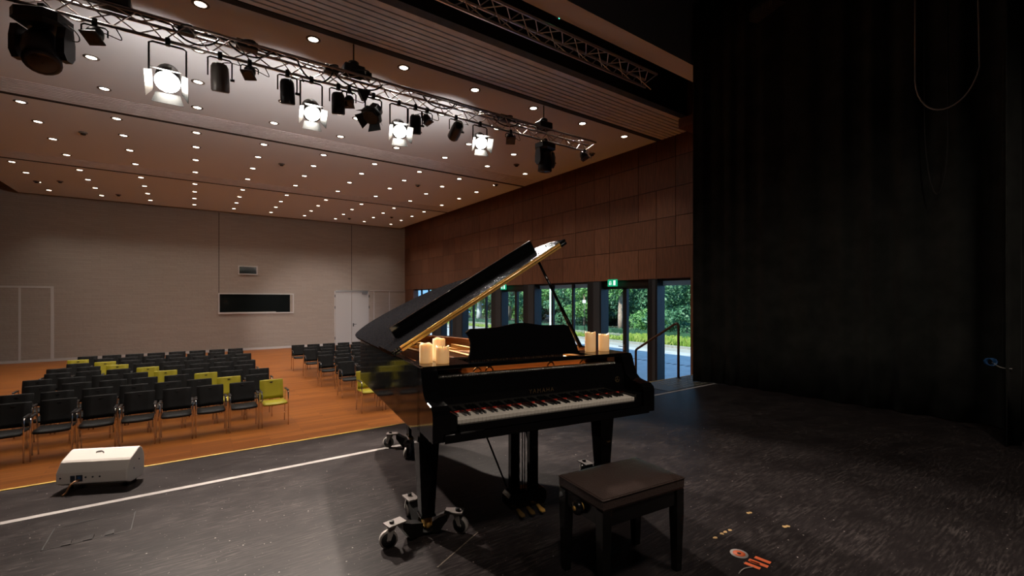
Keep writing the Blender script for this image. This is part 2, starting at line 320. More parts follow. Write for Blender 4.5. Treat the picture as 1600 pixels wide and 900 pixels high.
# ------------------------------------------------ window wall (right)
wz = 1.93
opens = [(6.41,7.40,'window'),(7.68,9.38,'door'),(9.95,12.57,'window'),(13.25,14.65,'door'),(15.42,17.80,'window'),(18.75,19.90,'door'),(20.95,23.35,'window')]
b = MB(); b.box((XR, YF, wz), (XR+.3, YB, 6.6)); b.box((XR, YF, HF-.2), (XR+.3, 6.41, wz)); b.box((XR, 23.35, HF-.2), (XR+.3, YB, wz))
struct(b.build('wall_right', M['wood2']))
# veneer panels with open joints
b = MB(); zr = [wz, 2.735, 3.50, 4.24, 5.0, 5.8]; ys = [6.27]; pat = [.58,.58,.58,1.04,.6,.82,.6,1.04]; k = 0
while ys[-1] < YB: ys.append(ys[-1]+pat[k % 8]); k += 1
for i in range(5):
    j = 0
    while j < len(ys)-1:
        w = 2 if (i + j*7) % 5 == 0 else 1
        y0, y1 = ys[j], min(ys[min(j+w, len(ys)-1)], YB)
        b.mi = (i*5 + j*3 + (j*j) % 7) % 3
        b.box((XR-.022, y0+.007, zr[i]+.007), (XR, y1-.007, zr[i+1]-.007)); j += w
struct(b.build('wall_right_panels', [M['wood1'], M['wood2'], M['wood3']]))
struct(MB().box((XR-.002, 6.2, wz), (XR+.001, YB, 5.8)).build('wall_right_joint', M['woodgap']))
struct(MB().box((XR-.06, 6.30, HF), (XR+.05, 6.41, wz)).build('trim_3', M['wood3']), 'reddish wooden reveal beside the stage curtain')
pier_ys = [(7.40,7.68),(9.38,9.95),(12.57,13.25),(14.65,15.42),(17.80,18.75),(19.90,20.95)]
for y0, y1 in pier_ys:
    b = MB(); b.box((XR-.02, y0, HF), (XR+.3, y1, wz)); b.mi = 1
    b.box((XR-.03, y0+.05, HF), (XR-.018, y0+(y1-y0)*.55, wz-.02))
    struct(b.build('pillar', [M['frame'], M['pier']]))
GX = 10.12
nw = nd = 0
for (y0, y1, kind) in opens:
    k = GX/XR; a, c = y0*1.005, y1*1.012
    f = MB(); fw = .055
    f.box((GX-.04, a, HF), (GX+.04, a+fw, wz)); f.box((GX-.04, c-fw, HF), (GX+.04, c, wz))
    f.box((GX-.04, a, wz-.05), (GX+.04, c, wz)); f.box((GX-.04, a, HF), (GX+.04, c, HF+.09))
    if kind == 'window':
        nw += 1; mull = {1:[], 2:[10.59*k, 11.58*k], 3:[15.8*k, 16.83*k], 4:[21.7, 22.6]}[nw]
        for m_ in mull: f.box((GX-.04, m_-.04, HF), (GX+.04, m_+.04, wz))
        o = struct(f.build('window_%d' % nw, M['frame']))
        e = [a+fw] + mull + [c-fw]
        for i in range(len(e)-1):
            MB().box((GX-.006, e[i], HF+.09), (GX+.006, e[i+1], wz-.05)).build('pane', M['glass'], o)
            if nw < 4: MB().box((GX+.05, e[i]+.02, wz-.17), (GX+.14, e[i+1]-.02, wz-.05)).build('blind_cassette', M['blind'], o)
    else:
        nd += 1; s = {1:8.46, 2:13.67, 3:18.95}[nd]*k
        f.box((GX-.05, a, wz-.24), (GX+.05, c, wz-.16))
        f.box((GX-.05, s-.07, HF), (GX+.05, s+.07, wz-.2))
        for q in (a+fw, c-fw-.05): f.box((GX-.05, q, HF), (GX+.05, q+.05, wz-.2))
        f.box((GX-.05, a, HF), (GX+.05, c, HF+.14))
        f.mi = 1; f.box((GX-.045, a+fw, wz-.16), (GX+.02, c-fw, wz-.05))
        o = struct(f.build('door_%d' % nd, [M['frame'], M['pier']]))
        MB().box((GX-.006, a+.1, HF+.14), (GX+.006, s-.07, wz-.24)).build('pane', M['glass'], o)
        MB().box((GX-.006, s+.07, HF+.14), (GX+.006, c-.1, wz-.24)).build('pane', M['glass'], o)
        h = MB(); hz = HF+1.05
        h.tube([(GX-.05, s+.03, hz), (GX-.11, s+.03, hz), (GX-.115, s+.05, hz), (GX-.115, s+.17, hz)], .011); h.box((GX-.058, s+.012, hz-.1), (GX-.05, s+.05, hz+.06))
        h.build('door_handle', M['steel'], o)
# doors and openings of the back wall
yb = YB-.001
d = MB(); d.box((6.12, YB-.03, HF), (6.938, YB, 1.80)); o = struct(d.build('door_4', M['door']), 'left leaf of the pale double door')
for z in (-.7, .9, 1.5): MB().box((6.085, YB-.05, z), (6.115, YB, z+.14)).build('hinge', M['darksteel'], o)
d = MB(); d.box((6.962, YB-.03, HF), (7.86, YB, 1.80)); o = struct(d.build('door_5', M['door']), 'right leaf of the pale double door')
h = MB(); h.tube([(7.04, YB-.03, .07), (7.04, YB-.09, .07), (7.19, YB-.09, .07)], .013); h.box((7.01, YB-.036, -.05), (7.07, YB-.03, .12)); h.build('door_handle', M['darksteel'], o)
h = MB(); h.box((6.13, YB-.07, 1.80), (7.80, YB-.03, 1.86)); h.box((7.50, YB-.09, 1.68), (7.78, YB-.03, 1.77)); h.build('door_closer', M['steel'], o)
for z in (-.7, .9, 1.5): MB().box((7.865, YB-.05, z), (7.895, YB, z+.14)).build('hinge', M['darksteel'], o)
b = MB(); b.box((6.07, YB-.015, HF), (6.11, YB, 1.84)); b.box((7.90, YB-.02, 1.84), (XR, YB, 1.87))
for x in (8.15, 9.02): b.box((x-.02, YB-.02, HF), (x+.02, YB, 1.84))
struct(b.build('trim_4', M['white']), 'pale frame lines beside the double door')
b = MB(); b.box((XL, YB-.03, 1.83), (-4.33, YB, 1.90)); b.box((-4.42, YB-.03, HF), (-4.33, YB, 1.83)); b.box((-5.28, YB-.03, HF), (-5.22, YB, 1.83))
struct(b.build('trim_5', M['white']), 'pale frame lines around the folding doors at far left')
d = MB(); d.box((-5.22, YB-.012, HF+.05), (-4.42, YB, 1.83)); d.box((XL, YB-.012, HF+.05), (-5.28, YB, 1.83)); struct(d.build('door_6', M['back']))
# control-room window: white frame, dark glass, sill; and the small projector window above
def wall_window(name, x0, x1, z0, z1, depth):
    f = MB(); t = .05
    f.box((x0-t, YB-.05, z1), (x1+t, YB+.001, z1+t)); f.box((x0-t, YB-.05, z0-t), (x1+t, YB+.001, z0)); f.box((x0-t, YB-.05, z0), (x0, YB+.001, z1)); f.box((x1, YB-.05, z0), (x1+t, YB+.001, z1))
    o = struct(f.build(name, M['white']))
    MB().box((x0, YB-.006, z0), (x1, YB-.003, z1)).build('pane', M['black_glass'], o); return o
o = wall_window('window_5', 1.05, 4.09, .77, 1.63, .3)
MB().box((1.05, YB-.045, .77), (3.35, YB-.01, .80)).build('sill', M['white'], o)
MB().box((3.97, YB-.03, .77), (4.09, YB-.004, 1.63)).build('reveal', M['back'], o)
wall_window('window_6', 1.82, 2.52, 2.60, 2.92, .2)
# ------------------------------------------------ stage markings that are part of the floor
struct(MB().box((XL, 4.115, 0), (7.15, 4.165, .002)).build('trim_6', M['mark']), 'white tape line across the stage')
b = MB()
hx = [(-.68,3.56),(-.68,3.87),(-.30,3.87),(-.30,3.56)]
for i in range(4):
    (x0,y0),(x1,y1) = hx[i], hx[(i+1)%4]; b.box((min(x0,x1)-.003, min(y0,y1)-.003, 0), (max(x0,x1)+.003, max(y0,y1)+.003, .0015))
struct(b.build('trim_7', M['void']), 'thin dark joint round the hatch in the stage floor')
b = MB(); b.box((1.19, 2.02, 0), (1.197, 2.42, .001), Matrix.Translation((1.25,2.25,0)) @ Matrix.Rotation(R(-63),4,'Z') @ Matrix.Translation((-1.19,-2.25,0)))
struct(b.build('trim_8', M['scuff']), 'pale seam line in the stage floor')

# ================================================================== outside
GZ = -1.05
struct(MB().box((10.25, -20, GZ-.2), (18.4, 70, GZ)).build('ground_paving', M['paving']))
struct(MB().box((18.4, -20, GZ-.2), (19.75, 70, GZ-.01)).build('ground_path', M['road']))
struct(MB().box((19.75, -20, GZ-.2), (20.0, 70, GZ+.10)).build('ground_curb', M['curb']))
struct(MB().box((20.0, -20, GZ-.2), (60, 70, GZ+.06)).build('ground_garden', M['soil']))
struct(MB().box((10.25, -6, 2.2), (10.55, 26, 2.35)).build('outer_eave', M['outer']))
b = MB()
for i in range(70):
    y = 6 + i*.28; b.box((14.70, y, GZ), (14.95, y+.13, GZ+.003))
tag(b.build('drain_grate', M['grate']), 'row of dark drain slots in the paving outside', 'drain')
def leaf_mesh(name, blobs, n, size, material, parent=None, seed=0):
    rng = np.random.default_rng(seed); vol = np.array([r[3]*r[4]*r[5] for r in blobs])**.67; vol /= vol.sum()
    ids = rng.choice(len(blobs), n, p=vol); B = np.array(blobs, float)[ids]
    d = rng.normal(size=(n,3)); d /= np.linalg.norm(d, axis=1)[:,None]; rad = rng.uniform(.55,1.0,n)**.6
    c = B[:,:3] + d*B[:,3:6]*rad[:,None] + rng.normal(size=(n,3))*.05
    nrm = d*.6 + rng.normal(size=(n,3))*.6 + np.array((0,0,.35)); nrm /= np.linalg.norm(nrm, axis=1)[:,None]
    t = np.cross(nrm, rng.normal(size=(n,3))); t /= np.linalg.norm(t, axis=1)[:,None]; u = np.cross(nrm, t)
    s = size*rng.uniform(.6,1.3,n)[:,None]
    V = np.stack([c - t*s, c + u*s*.45, c + t*s, c - u*s*.45], 1).reshape(-1,3)
    me = bpy.data.meshes.new(name); F = np.arange(4*n).reshape(n,4)
    me.from_pydata(V.tolist(), [], F.tolist()); me.materials.append(material)
    o = bpy.data.objects.new(name, me); COL.objects.link(o)
    if parent: o.parent = parent
    return o
def tree(x, y, h, blobs, n, size, leafm, label, trunk=None, barkm='bark', group='trees in the garden outside', name='tree', cat='tree', seed=1):
    t = thing(name, label, cat, (x, y, GZ+.06), 0, group)
    if trunk:
        b = MB(); b.tube(trunk, .1, 9, rr=[trunk_r*(1-.5*i/(len(trunk)-1)) for i in range(len(trunk))]); b.build('trunk', M[barkm], t)
    leaf_mesh('foliage', blobs, n, size, M[leafm], t, seed); return t
def crown(rng, n, rx, ry, z0, z1, r):
    return [(rng.uniform(-rx,rx), rng.uniform(-ry,ry), rng.uniform(z0,z1), r*rng.uniform(.7,1.3), r*rng.uniform(.7,1.3), r*rng.uniform(.5,.9)) for _ in range(n)]
rng = random.Random(3)
# (x, y, rx, ry, z range, leaf count, leaf size, leaf material, trunk offset/radius, bark, label)
trees = [
 (23.7, 15.0, 1.5, 2.1, .3, 3.8, 9000, .12, 'leafA', None, 'bark', 'large dense rounded evergreen bush seen through the window by the curtain'),
 (27.0, 21.2, 1.4, 2.2, 1.6, 4.6, 7500, .14, 'leafA', None, 'bark', 'dark leafy tree seen through the near glass door'),
 (24.6, 21.4, .6, .9, 2.6, 4.6, 1100, .13, 'leafB', (.20,), 'barkp', 'tree with straight pinkish trunk seen through the near glass door'),
 (24.4, 18.6, .9, 1.2, .2, 1.3, 3200, .11, 'leafB', None, 'bark', 'low bright bush behind the hedge, right leaf of near glass door'),
 (27.6, 29.5, 1.8, 3.0, .6, 4.6, 10000, .15, 'leafA', None, 'bark', 'broad teal green tree behind the white lamp post'),
 (24.8, 25.2, .7, 1.1, .8, 4.0, 3200, .13, 'leafB', (.11,), 'bark', 'slim branching tree seen through the middle window panes'),
 (24.3, 34.5, 1.0, 1.7, 2.0, 5.0, 3000, .15, 'leafA', (.36,), 'bark', 'tree with thick tan leaning trunk seen through the second glass door'),
 (29.5, 38.5, 2.0, 3.2, .3, 5.0, 9000, .17, 'leafB', None, 'bark', 'sunlit green tree seen beyond the raised lid'),
 (25.5, 42.0, .8, 1.6, 1.6, 5.0, 2500, .17, 'leafB', (.34,), 'polew', 'tree with a pale whitish trunk seen beyond the raised lid'),
 (29.0, 52.0, 3.0, 5.0, .3, 6.0, 8000, .2, 'leafB', None, 'bark', 'farthest bright tree at the end of the path'),
 (32.5, 23.0, 2.0, 6.5, .2, 5.0, 16000, .30, 'hedge', None, 'bark', 'dark tall tree mass behind the rounded evergreen bush'),
 (34.5, 35.0, 2.0, 7.5, .2, 5.2, 16000, .32, 'hedge', None, 'bark', 'dark tall tree mass behind the middle windows'),
 (38.0, 55.0, 2.5, 11.0, .2, 6.5, 13000, .38, 'hedge', None, 'bark', 'dark tall tree mass at the far end of the garden'),
]
for i, (x, y, rx, ry, z0, z1, n, s, lm, tr, bk, lab) in enumerate(trees):
    trunk = None
    if tr:
        trunk_r = tr[0]; lean = .9 if 'leaning' in lab else .05
        trunk = [(0,0,0), (0,lean*.2,1.2), (.05,lean*.6,2.4), (0,lean,3.6), (0,lean*1.2,5.5)]
        if 'leaning' in lab: trunk = [(0,.5,0), (0,.3,1.2), (0,0,2.2), (0,-.5,3.2), (0,-1.0,5)]
    tree(x, y, z1, crown(rng, 60 if lm == 'hedge' else 22, rx, ry, z0, z1, .45+.28*rx), n, s, lm, lab, trunk, bk, seed=i+10)
# low clipped hedge with a picket fence in front, flowering border by the curb
t = thing('hedge', 'low clipped dark hedge behind the picket fence', 'hedge', (22.2, 24, GZ+.06))
h = MB(); h.box((-.35, -18, 0), (.35, 22, .50)); h.build('hedge_core', M['hedge'], t)
leaf_mesh('foliage', [(0, -18+i*1.0, .30, .42, .62, .36) for i in range(41)], 9000, .06, M['hedge'], t, 77)
f = MB()
for i in range(300):
    y = 8.2+i*.115; f.box((21.55, y, GZ+.05), (21.57, y+.045, GZ+.05+.30+.02*math.sin(i*1.7)))
f.box((21.57, 8.2, GZ+.15), (21.60, 42.7, GZ+.18)); f.box((21.57, 8.2, GZ+.28), (21.60, 42.7, GZ+.31))
tag(f.build('picket_fence', M['picket']), 'low grey picket fence in front of the hedge', 'fence')
rngn = np.random.default_rng(5)
n = 7000; c = np.stack([rngn.uniform(20.1,21.4,n), rngn.uniform(9,45,n), np.full(n, GZ+.06)],1); hgt = rngn.uniform(.12,.48,n)*np.where(c[:,1]<17.5, .95, .42)
tp = c + np.stack([rngn.normal(0,.08,n), rngn.normal(0,.08,n), hgt],1); w = rngn.uniform(.012,.03,n)[:,None]*np.array([[0,1,0]])
V = np.stack([c-w, c+w, tp+w*1.6, tp-w*1.6],1).reshape(-1,3); me = bpy.data.meshes.new('border_plants'); me.from_pydata(V.tolist(), [], np.arange(4*n).reshape(n,4).tolist()); me.materials.append(M['leafC'])
o = bpy.data.objects.new('border_plants', me); COL.objects.link(o); tag(o, 'bright yellow green border plants between the curb and the picket fence', 'plants', kind='stuff')
t = thing('lamp_post', 'slim white lamp post standing outside the middle window', 'lamp post', (17.6, 20.75, GZ))
b = MB(); b.lathe([(.10,0),(.10,.25),(.055,.3),(.05,4.2)], n=12); b.build('pole', M['polew'], t)
b = MB(); b.lathe([(.05,4.2),(.2,4.25),(.22,4.5),(.05,4.6)], n=12); b.build('lantern', M['polew'], t)
t = thing('street_sign', 'small white sign on a thin post in the garden', 'sign', (20.6, 20.9, GZ+.1))
MB().tube([(0,0,0),(0,0,2.3)], .018, 8).build('post', M['darksteel'], t); MB().box((-.04,-.15,2.1),(-.02,.15,2.3)).build('board', M['polew'], t)

# ================================================================== curtains
def curtain(name, label, path, z0, z1, amp, wl, seed=0):
    rg = random.Random(seed); P = [Vector(p) for p in path]; pts = []
    for i in range(len(P)-1):
        n = max(2, int((P[i+1]-P[i]).length/.025))
        for k in range(n): pts.append(P[i].lerp(P[i+1], k/n))
    pts.append(P[-1]); vs = []; nz = 9; s = 0; ph = 0
    for i, p in enumerate(pts):
        a = pts[max(i-3,0)]; c = pts[min(i+3,len(pts)-1)]; t = (c-a).normalized(); nn = Vector((-t.y, t.x))
        ph += .025/wl*2*math.pi*(1+.35*math.sin(i*.031+seed)+.25*math.sin(i*.083))
        for j in range(nz):
            f = j/(nz-1); am = amp*(1.15-.45*f)*(.75+.35*math.sin(i*.02+seed*2))
            off = am*math.sin(ph+.35*math.sin(f*3+i*.01)) + .2*am*math.sin(ph*2.3+1)
            vs.append((p.x+nn.x*off, p.y+nn.y*off, z0+(z1-z0)*f))
    fs = [(i*nz+j, (i+1)*nz+j, (i+1)*nz+j+1, i*nz+j+1) for i in range(len(pts)-1) for j in range(nz-1)]
    b = MB(); b.add(vs, fs, True); o = b.build(name, M['velvet'], fix=False)
    so = o.modifiers.new('thick', 'SOLIDIFY'); so.thickness = .008
    return tag(o, label, 'curtain')
curtain('stage_curtain', 'long black velvet curtain hanging in folds along the right stage side', [(6.90,4.42),(7.0,4.32),(7.08,4.12),(7.12,3.0),(7.16,1.0),(7.2,-3.6)], .01, 6.4, .055, .30, 2)
curtain('leg_curtain', 'narrow black curtain leg hanging near the right picture edge', [(6.27,.735),(6.5,.70),(6.85,.71)], .01, 6.4, .045, .20, 5)
# ================================================================== recessed downlights
cols = [-4.2,-2.78,-1.33,.10,1.51,2.95,4.36,5.76,7.16,8.56]; rows = [7.33,8.69,9.98,11.32,13.04,14.28,15.61,17.11,18.88,20.24,21.60,23.02]
proto = None
for r_, y in enumerate(rows):
    for c_, x in enumerate(cols):
        if r_ < 4 and x < -1.5 and y < 11: continue
        if proto is None:
            t = proto = thing('downlight', '', 'ceiling light', (x, y, ZC))
            b = MB(); b.lathe([(.105,-.001),(.105,-.007),(.072,-.010),(.068,-.002)], n=20, caps=False); b.build('trim_ring', M['lampgrey'], t)
            b = MB(); b.disc((0,0,-.004), .069, (0,0,-1), 16); b.build('lens', M['led'], t, fix=False)
            ld = bpy.data.lights.new('downlight_beam', 'SPOT'); ld.energy = DOWN_W; ld.spot_size = R(100); ld.spot_blend = .8; ld.shadow_soft_size = .06; ld.color = (1,.91,.82)
            lo_ = bpy.data.objects.new('downlight_beam', ld); COL.objects.link(lo_); lo_.parent = t; lo_.location = (0,0,-.03)
        else:
            t = dup(proto); t.location = (x, y, ZC)
        tag(t, 'small round ceiling downlight, %s row from the stage, %s from the window wall' % (ORD[r_], ORD[9-c_]), 'ceiling light', 'recessed downlights in the hall ceiling')
# ceiling detectors and sprinklers
def pix_ceiling(u, v, z=ZC):
    d = FPX*(z-1.4)/(467.5-v); l = d*(u-800)/FPX
    return l*math.cos(YAW)+d*math.sin(YAW), -l*math.sin(YAW)+d*math.cos(YAW)
det = [(130,207,'near the left picture edge'),(57,283,'leftmost of the back rows'),(94,283,'beside the leftmost detector of the back rows'),(185,304,'close to the back wall at left'),(440,256,'in the middle of the hall ceiling'),(653,289,'in the middle ceiling field at right'),(546,341,'close to the back wall at right'),(612,339,'near the far right ceiling corner'),(807,257,'beyond the moving head at the truss end'),(775,288,'beside the far slatted band at right'),(925,240,'close to the truss end')]
for u, v, where in det:
    x, y = pix_ceiling(u, v); t = thing('smoke_detector', 'small dark round ceiling detector ' + where, 'detector', (x, y, ZC), 0, 'ceiling detectors')
    b = MB(); b.lathe([(.085,0),(.085,-.02),(.06,-.03)], n=16); b.build('base', M['lampgrey'], t)
    b = MB(); b.lathe([(.055,-.03),(.045,-.06),(.01,-.07)], n=16); b.build('sensor', M['lamp'], t)

# ================================================================== trusses
def truss(label, Y, z, x0, x1, a, am='alu'):
    t = thing('lighting_truss', label, 'truss', (x0, Y, z), 0, 'overhead lighting trusses'); L_ = x1-x0
    ch = [(0,0),(a,0),(a/2,-a*.87)]
    for (y, zz), cut in zip(ch, (0, 0, -.15)):
        b = MB(); b.tube([(0,y,zz),(L_+cut,y,zz)], .021, 8); b.build('chord', M[am], t)
    n = int(L_/.24); b = MB()
    for (p, q) in ((0,1),(1,2),(2,0)):
        for k in range(n):
            xa = k*L_/n; xb = (k+1)*L_/n
            A, B_ = (ch[p], ch[q]) if k % 2 == 0 else (ch[q], ch[p])
            b.tube([(xa, *A), (xb, *B_)], .0085, 5, caps=False)
    b.build('lacing', M[am], t); return t
T1Y, T1Z, TA = 7.0, 4.845, .235
truss('long aluminium truss carrying the row of spotlights', T1Y, T1Z, -3.2, 7.25, TA)
truss('empty aluminium truss hanging in the dark ceiling opening', 4.97, 5.345, -1.0, 6.66, .25, 'alubright')
CH = (T1Y+TA/2, T1Z-TA*.87)                        # bottom chord
for x, where in ((5.86,'over the right moving head'),(2.05,'over the crowded middle of the truss'),(-.75,'near the left end of the truss')):
    t = thing('truss_hanger', 'black hoist clamp holding the truss to the ceiling ' + where, 'hoist', (x, T1Y+TA/2, T1Z), 0, 'truss hoists')
    b = MB(); b.cbox((-.16,-.11,.02),(.16,.11,.16),.02); b.lathe([(.08,.16),(.08,.22),(.05,.24)], n=14); b.build('motor', M['lamp'], t)
    MB().tube([(0,0,.22),(0,0,ZC-T1Z)], .012, 8).build('rod', M['darksteel'], t)
b = MB(); rg = random.Random(4)
for s in range(3):
    pts = []; x = -3.0
    while x < 5.9:
        pts.append((x, T1Y+TA/2+.05*math.sin(x*1.3+s), T1Z+.015+.035*abs(math.sin(x*2.1+s*1.4)))); x += .12
    b.tube(pts, .012, 6)
for x0, x1, sag in ((1.25,1.75,.22),(1.75,2.5,.16),(3.2,3.8,.12),(-.2,.3,.15),(.4,.9,.12),(4.6,5.2,.12)):
    b.tube(bez((x0,T1Y+.1,T1Z),(x0+.1,T1Y+.1,T1Z-sag*1.4),(x1-.1,T1Y+.1,T1Z-sag*1.4),(x1,T1Y+.1,T1Z),14), .012, 6)
tag(b.build('cable_loom', M['cable']), 'bundle of black cables running along the spotlight truss', 'cables')
def cable_box(x, dz, sx, where):
    t = thing('junction_box', 'black power box strapped on the truss ' + where, 'power box', (x, T1Y+TA/2, T1Z+dz), 0, 'power boxes on the truss')
    MB().cbox((-sx,-.06,0),(sx,.06,.10),.01).build('body', M['lamp'], t)
    b = MB(); b.tube(bez((-sx*.6,-.06,.05),(-sx,-.2,.0),(sx,-.2,.1),(sx*.7,-.06,.05),12), .011, 6); b.build('cable', M['cable'], t)
cable_box(2.12, .02, .2, 'above the middle spotlights'); cable_box(1.72, -.03, .1, 'left of the middle hoist'); cable_box(.62, -.03, .13, 'above the small spotlight at left'); cable_box(4.9, -.03, .13, 'near the right end'); cable_box(-.05, -.06, .09, 'above the leftmost bright spotlight')

t = thing('control_box', 'tiny black box with a green light in the dark ceiling opening', 'control box', (4.35, 4.93, 5.50), 0)
MB().cbox((-.05,-.05,-.02),(.05,.04,.08),.006).build('case', M['lamp'], t); b = MB(); b.lathe([(.010,0),(.008,-.008),(.002,-.010)], (0,0,-.02), (0,0,1), 10); b.build('indicator', M['ledgreen'], t)
# ================================================================== stage lamps on the truss
def yoke(b, w, h, r=.012, rot=None):
    b.tube([(-w,0,-h),(-w,0,-.07),(-w*.8,0,-.05),(w*.8,0,-.05),(w,0,-.07),(w,0,-h)], r, 6)
def lamp_base(name, label, cat, x, group, rz=0, y=None):
    t = thing(name, label, cat, (x, CH[0] if y is None else y, CH[1]), rz, group)
    b = MB(); b.cbox((-.025,-.03,-.06),(.025,.03,.035),.006); b.tube([(0,0,.0),(0,-.055,-.01)], .01, 6); b.build('clamp', M['lamp'], t); return t
SPG = 'spotlights hanging from the truss'
def local_dir(aim, c, rz):
    d = Vector(aim)-Vector(c); d = Matrix.Rotation(-rz,3,'Z') @ d; return d.normalized()
def bright_spot(x, aim, label, power, drop=.40, sc=1.0, cone=38):
    rz = 0; t = lamp_base('fresnel_spotlight', label, 'spotlight', x, SPG, rz)
    b = MB(); yoke(b, .15*sc, drop, .012); b.build('yoke', M['lamp'], t)
    c = Vector((0,0,-drop)); wc = t.location + c; d = local_dir(aim, wc, rz)
    b = MB(); b.lathe([(.06,-.20),(.10,-.19),(.125,-.12),(.13,.0),(.13,.12),(.115,.125)], c, d, 20)
    b.build('housing', M['lamp'], t)
    b = MB(); b.lathe([(.005,.128),(.104*sc,.128),(.10*sc,.14),(.005,.150)], c, d, 20, caps=False); b.build('lens', M['hot'], t)
    up = Vector((0,0,1)); sx = d.cross(up).normalized(); uy = sx.cross(d)
    for k, (ax, o_) in enumerate(((sx,uy),(-sx,uy),(uy,sx),(-uy,sx))):
        p = c + d*.135 + ax*.115*sc; q = p + d*.13 + ax*.07
        w1, w2 = .10*sc, .13*sc
        b = MB(); b.add([p-o_*w1, p+o_*w1, q+o_*w2, q-o_*w2], [(0,1,2,3)])
        o = b.build('barn_door', M['lamp'] if k else M['lampgrey'], t, fix=False); s_ = o.modifiers.new('t','SOLIDIFY'); s_.thickness = .004
    ld = bpy.data.lights.new('spot_beam', 'SPOT'); ld.energy = power; ld.spot_size = R(cone); ld.spot_blend = .35; ld.shadow_soft_size = .07; ld.color = (1,.86,.74)
    lo = bpy.data.objects.new('spot_beam', ld); COL.objects.link(lo); lo.parent = t; lo.location = c + d*.17; lo.rotation_euler = d.to_track_quat('-Z','Y').to_euler()
    ld = bpy.data.lights.new('added_ceiling_fill', 'SPOT'); ld.energy = CEIL_FILL_W; ld.spot_size = R(106); ld.spot_blend = 1.0; ld.shadow_soft_size = .12; ld.color = (1,.85,.75)  # added fill light behind the housing, brightens the hall ceiling
    lo = bpy.data.objects.new('added_ceiling_fill', ld); COL.objects.link(lo); lo.parent = t; lo.location = c - d*.26; lo.rotation_euler = Vector((-.15,1,.16)).to_track_quat('-Z','Y').to_euler()
    return t
bright_spot(-.24, (-.3,2.9,0), 'largest lit spotlight, leftmost of the four glowing ones', SPOT_W*1.4, .46, 1.25, 62)
bright_spot(1.44, (1.1,2.3,0), 'lit spotlight with barn doors, second glowing one from left', SPOT_W, .46, 1.0, 42)
bright_spot(2.78, (1.7,2.0,.2), 'lit spotlight with barn doors, third glowing one from left', SPOT_W, .44, 1.0, 42)
bright_spot(4.34, (2.6,1.9,.4), 'lit spotlight with barn doors, rightmost glowing one', SPOT_W*.8, .32, 1.0, 40)
def can(x, label, r, ln, axis, drop, mname='lamp', yw=None, name='profile_spotlight', lensm='black_glass', rz=0, cable=True):
    t = lamp_base(name, label, 'spotlight', x, SPG, rz); yw = yw or r+.03
    b = MB(); yoke(b, yw, drop, .010); b.build('yoke', M['lamp'], t)
    a = Vector(axis).normalized(); c = Vector((0,0,-drop)); h = ln/2
    b = MB(); b.lathe([(r*.35,-h),(r*.75,-h*.92),(r*.95,-h*.7),(r,-h*.3),(r,h*.15),(r*1.02,h*.2),(r*1.02,h*.9),(r*.9,h)], c, a, 20); b.build('housing', M[mname], t)
    b = MB(); b.disc(c+a*(h+.002), r*.86, a, 18); b.build('lens', M[lensm], t, fix=False)
    b = MB(); b.lathe([(.018,-.02),(.018,.03)], c+Vector((yw,0,0)), (1,0,0), 10); b.build('tilt_knob', M['lamp'], t)
    if cable:
        b = MB(); b.tube(bez(c-a*h*.9, c-a*(h+.12)+Vector((.18,0,-.02)), Vector((yw+.16,0,-.16)), (yw+.05,0,.0), 12), .006, 5); b.build('cable', M['cable'], t)
    return t
can(.31, 'grey rounded spotlight right of the largest lit one', .105, .36, (0.05,.35,-1), .30, 'lampgrey')
can(1.12, 'tall dark spotlight in a wide yoke, left of the second glowing one', .095, .34, (.1,.3,-1), .27)
can(1.82, 'dark spotlight just right of the second glowing one', .095, .32, (.1,.3,-1), .26)
can(3.07, 'dark spotlight just right of the third glowing one', .095, .32, (.1,.3,-1), .30)
t = can(3.84, 'dark rounded spotlight between the third and fourth glowing ones', .10, .36, (.12,1,-.42), .24)
ld = bpy.data.lights.new('spot_beam', 'SPOT'); ld.energy = WALL_W; ld.spot_size = R(23); ld.spot_blend = .7; ld.shadow_soft_size = .06; ld.color = (1,.92,.88)  # beam added to this dark lamp to brighten the back wall
lo_ = bpy.data.objects.new('spot_beam', ld); COL.objects.link(lo_); lo_.parent = t; lo_.location = Vector((0,0,-.24))+Vector((.12,1,-.42)).normalized()*.2; lo_.rotation_euler = (Vector((5.15,YB,.2))-Vector((3.84,CH[0]+.2,CH[1]-.3))).to_track_quat('-Z','Y').to_euler()
# two lamps added out of view as fill for the keys and bench
for x_, y_, lab_ in ((-.4,-.6,'left round fill lamp added under the dark stage ceiling'),(2.8,-.6,'right round fill lamp added under the dark stage ceiling')):
    t = thing('added_stage_lamp', lab_, 'lamp', (x_, y_, 5.6), 0, 'fill lamps added under the stage ceiling')
    b = MB(); b.lathe([(.05,.18),(.06,.14),(.16,.05),(.22,0)], n=20, caps=False); b.build('shade', M['lamp'], t); MB().tube([(0,0,.17),(0,0,1.0)], .01, 6).build('rod', M['lamp'], t)
    b = MB(); b.lathe([(.02,.12),(.055,.08),(.06,.04),(.03,.01),(.002,.0)], n=14); b.build('fill_bulb', M['fill_bulb'], t)
    ld = bpy.data.lights.new('added_fill_beam', 'SPOT'); ld.energy = STAGE_FILL_W; ld.spot_size = R(95); ld.spot_blend = .9; ld.shadow_soft_size = .22; ld.color = (1,.84,.70)
    lo_ = bpy.data.objects.new('added_fill_beam', ld); COL.objects.link(lo_); lo_.parent = t; lo_.location = (0,0,-.02); lo_.rotation_euler = Vector((.3,.35,-1)).to_track_quat('-Z','Y').to_euler()
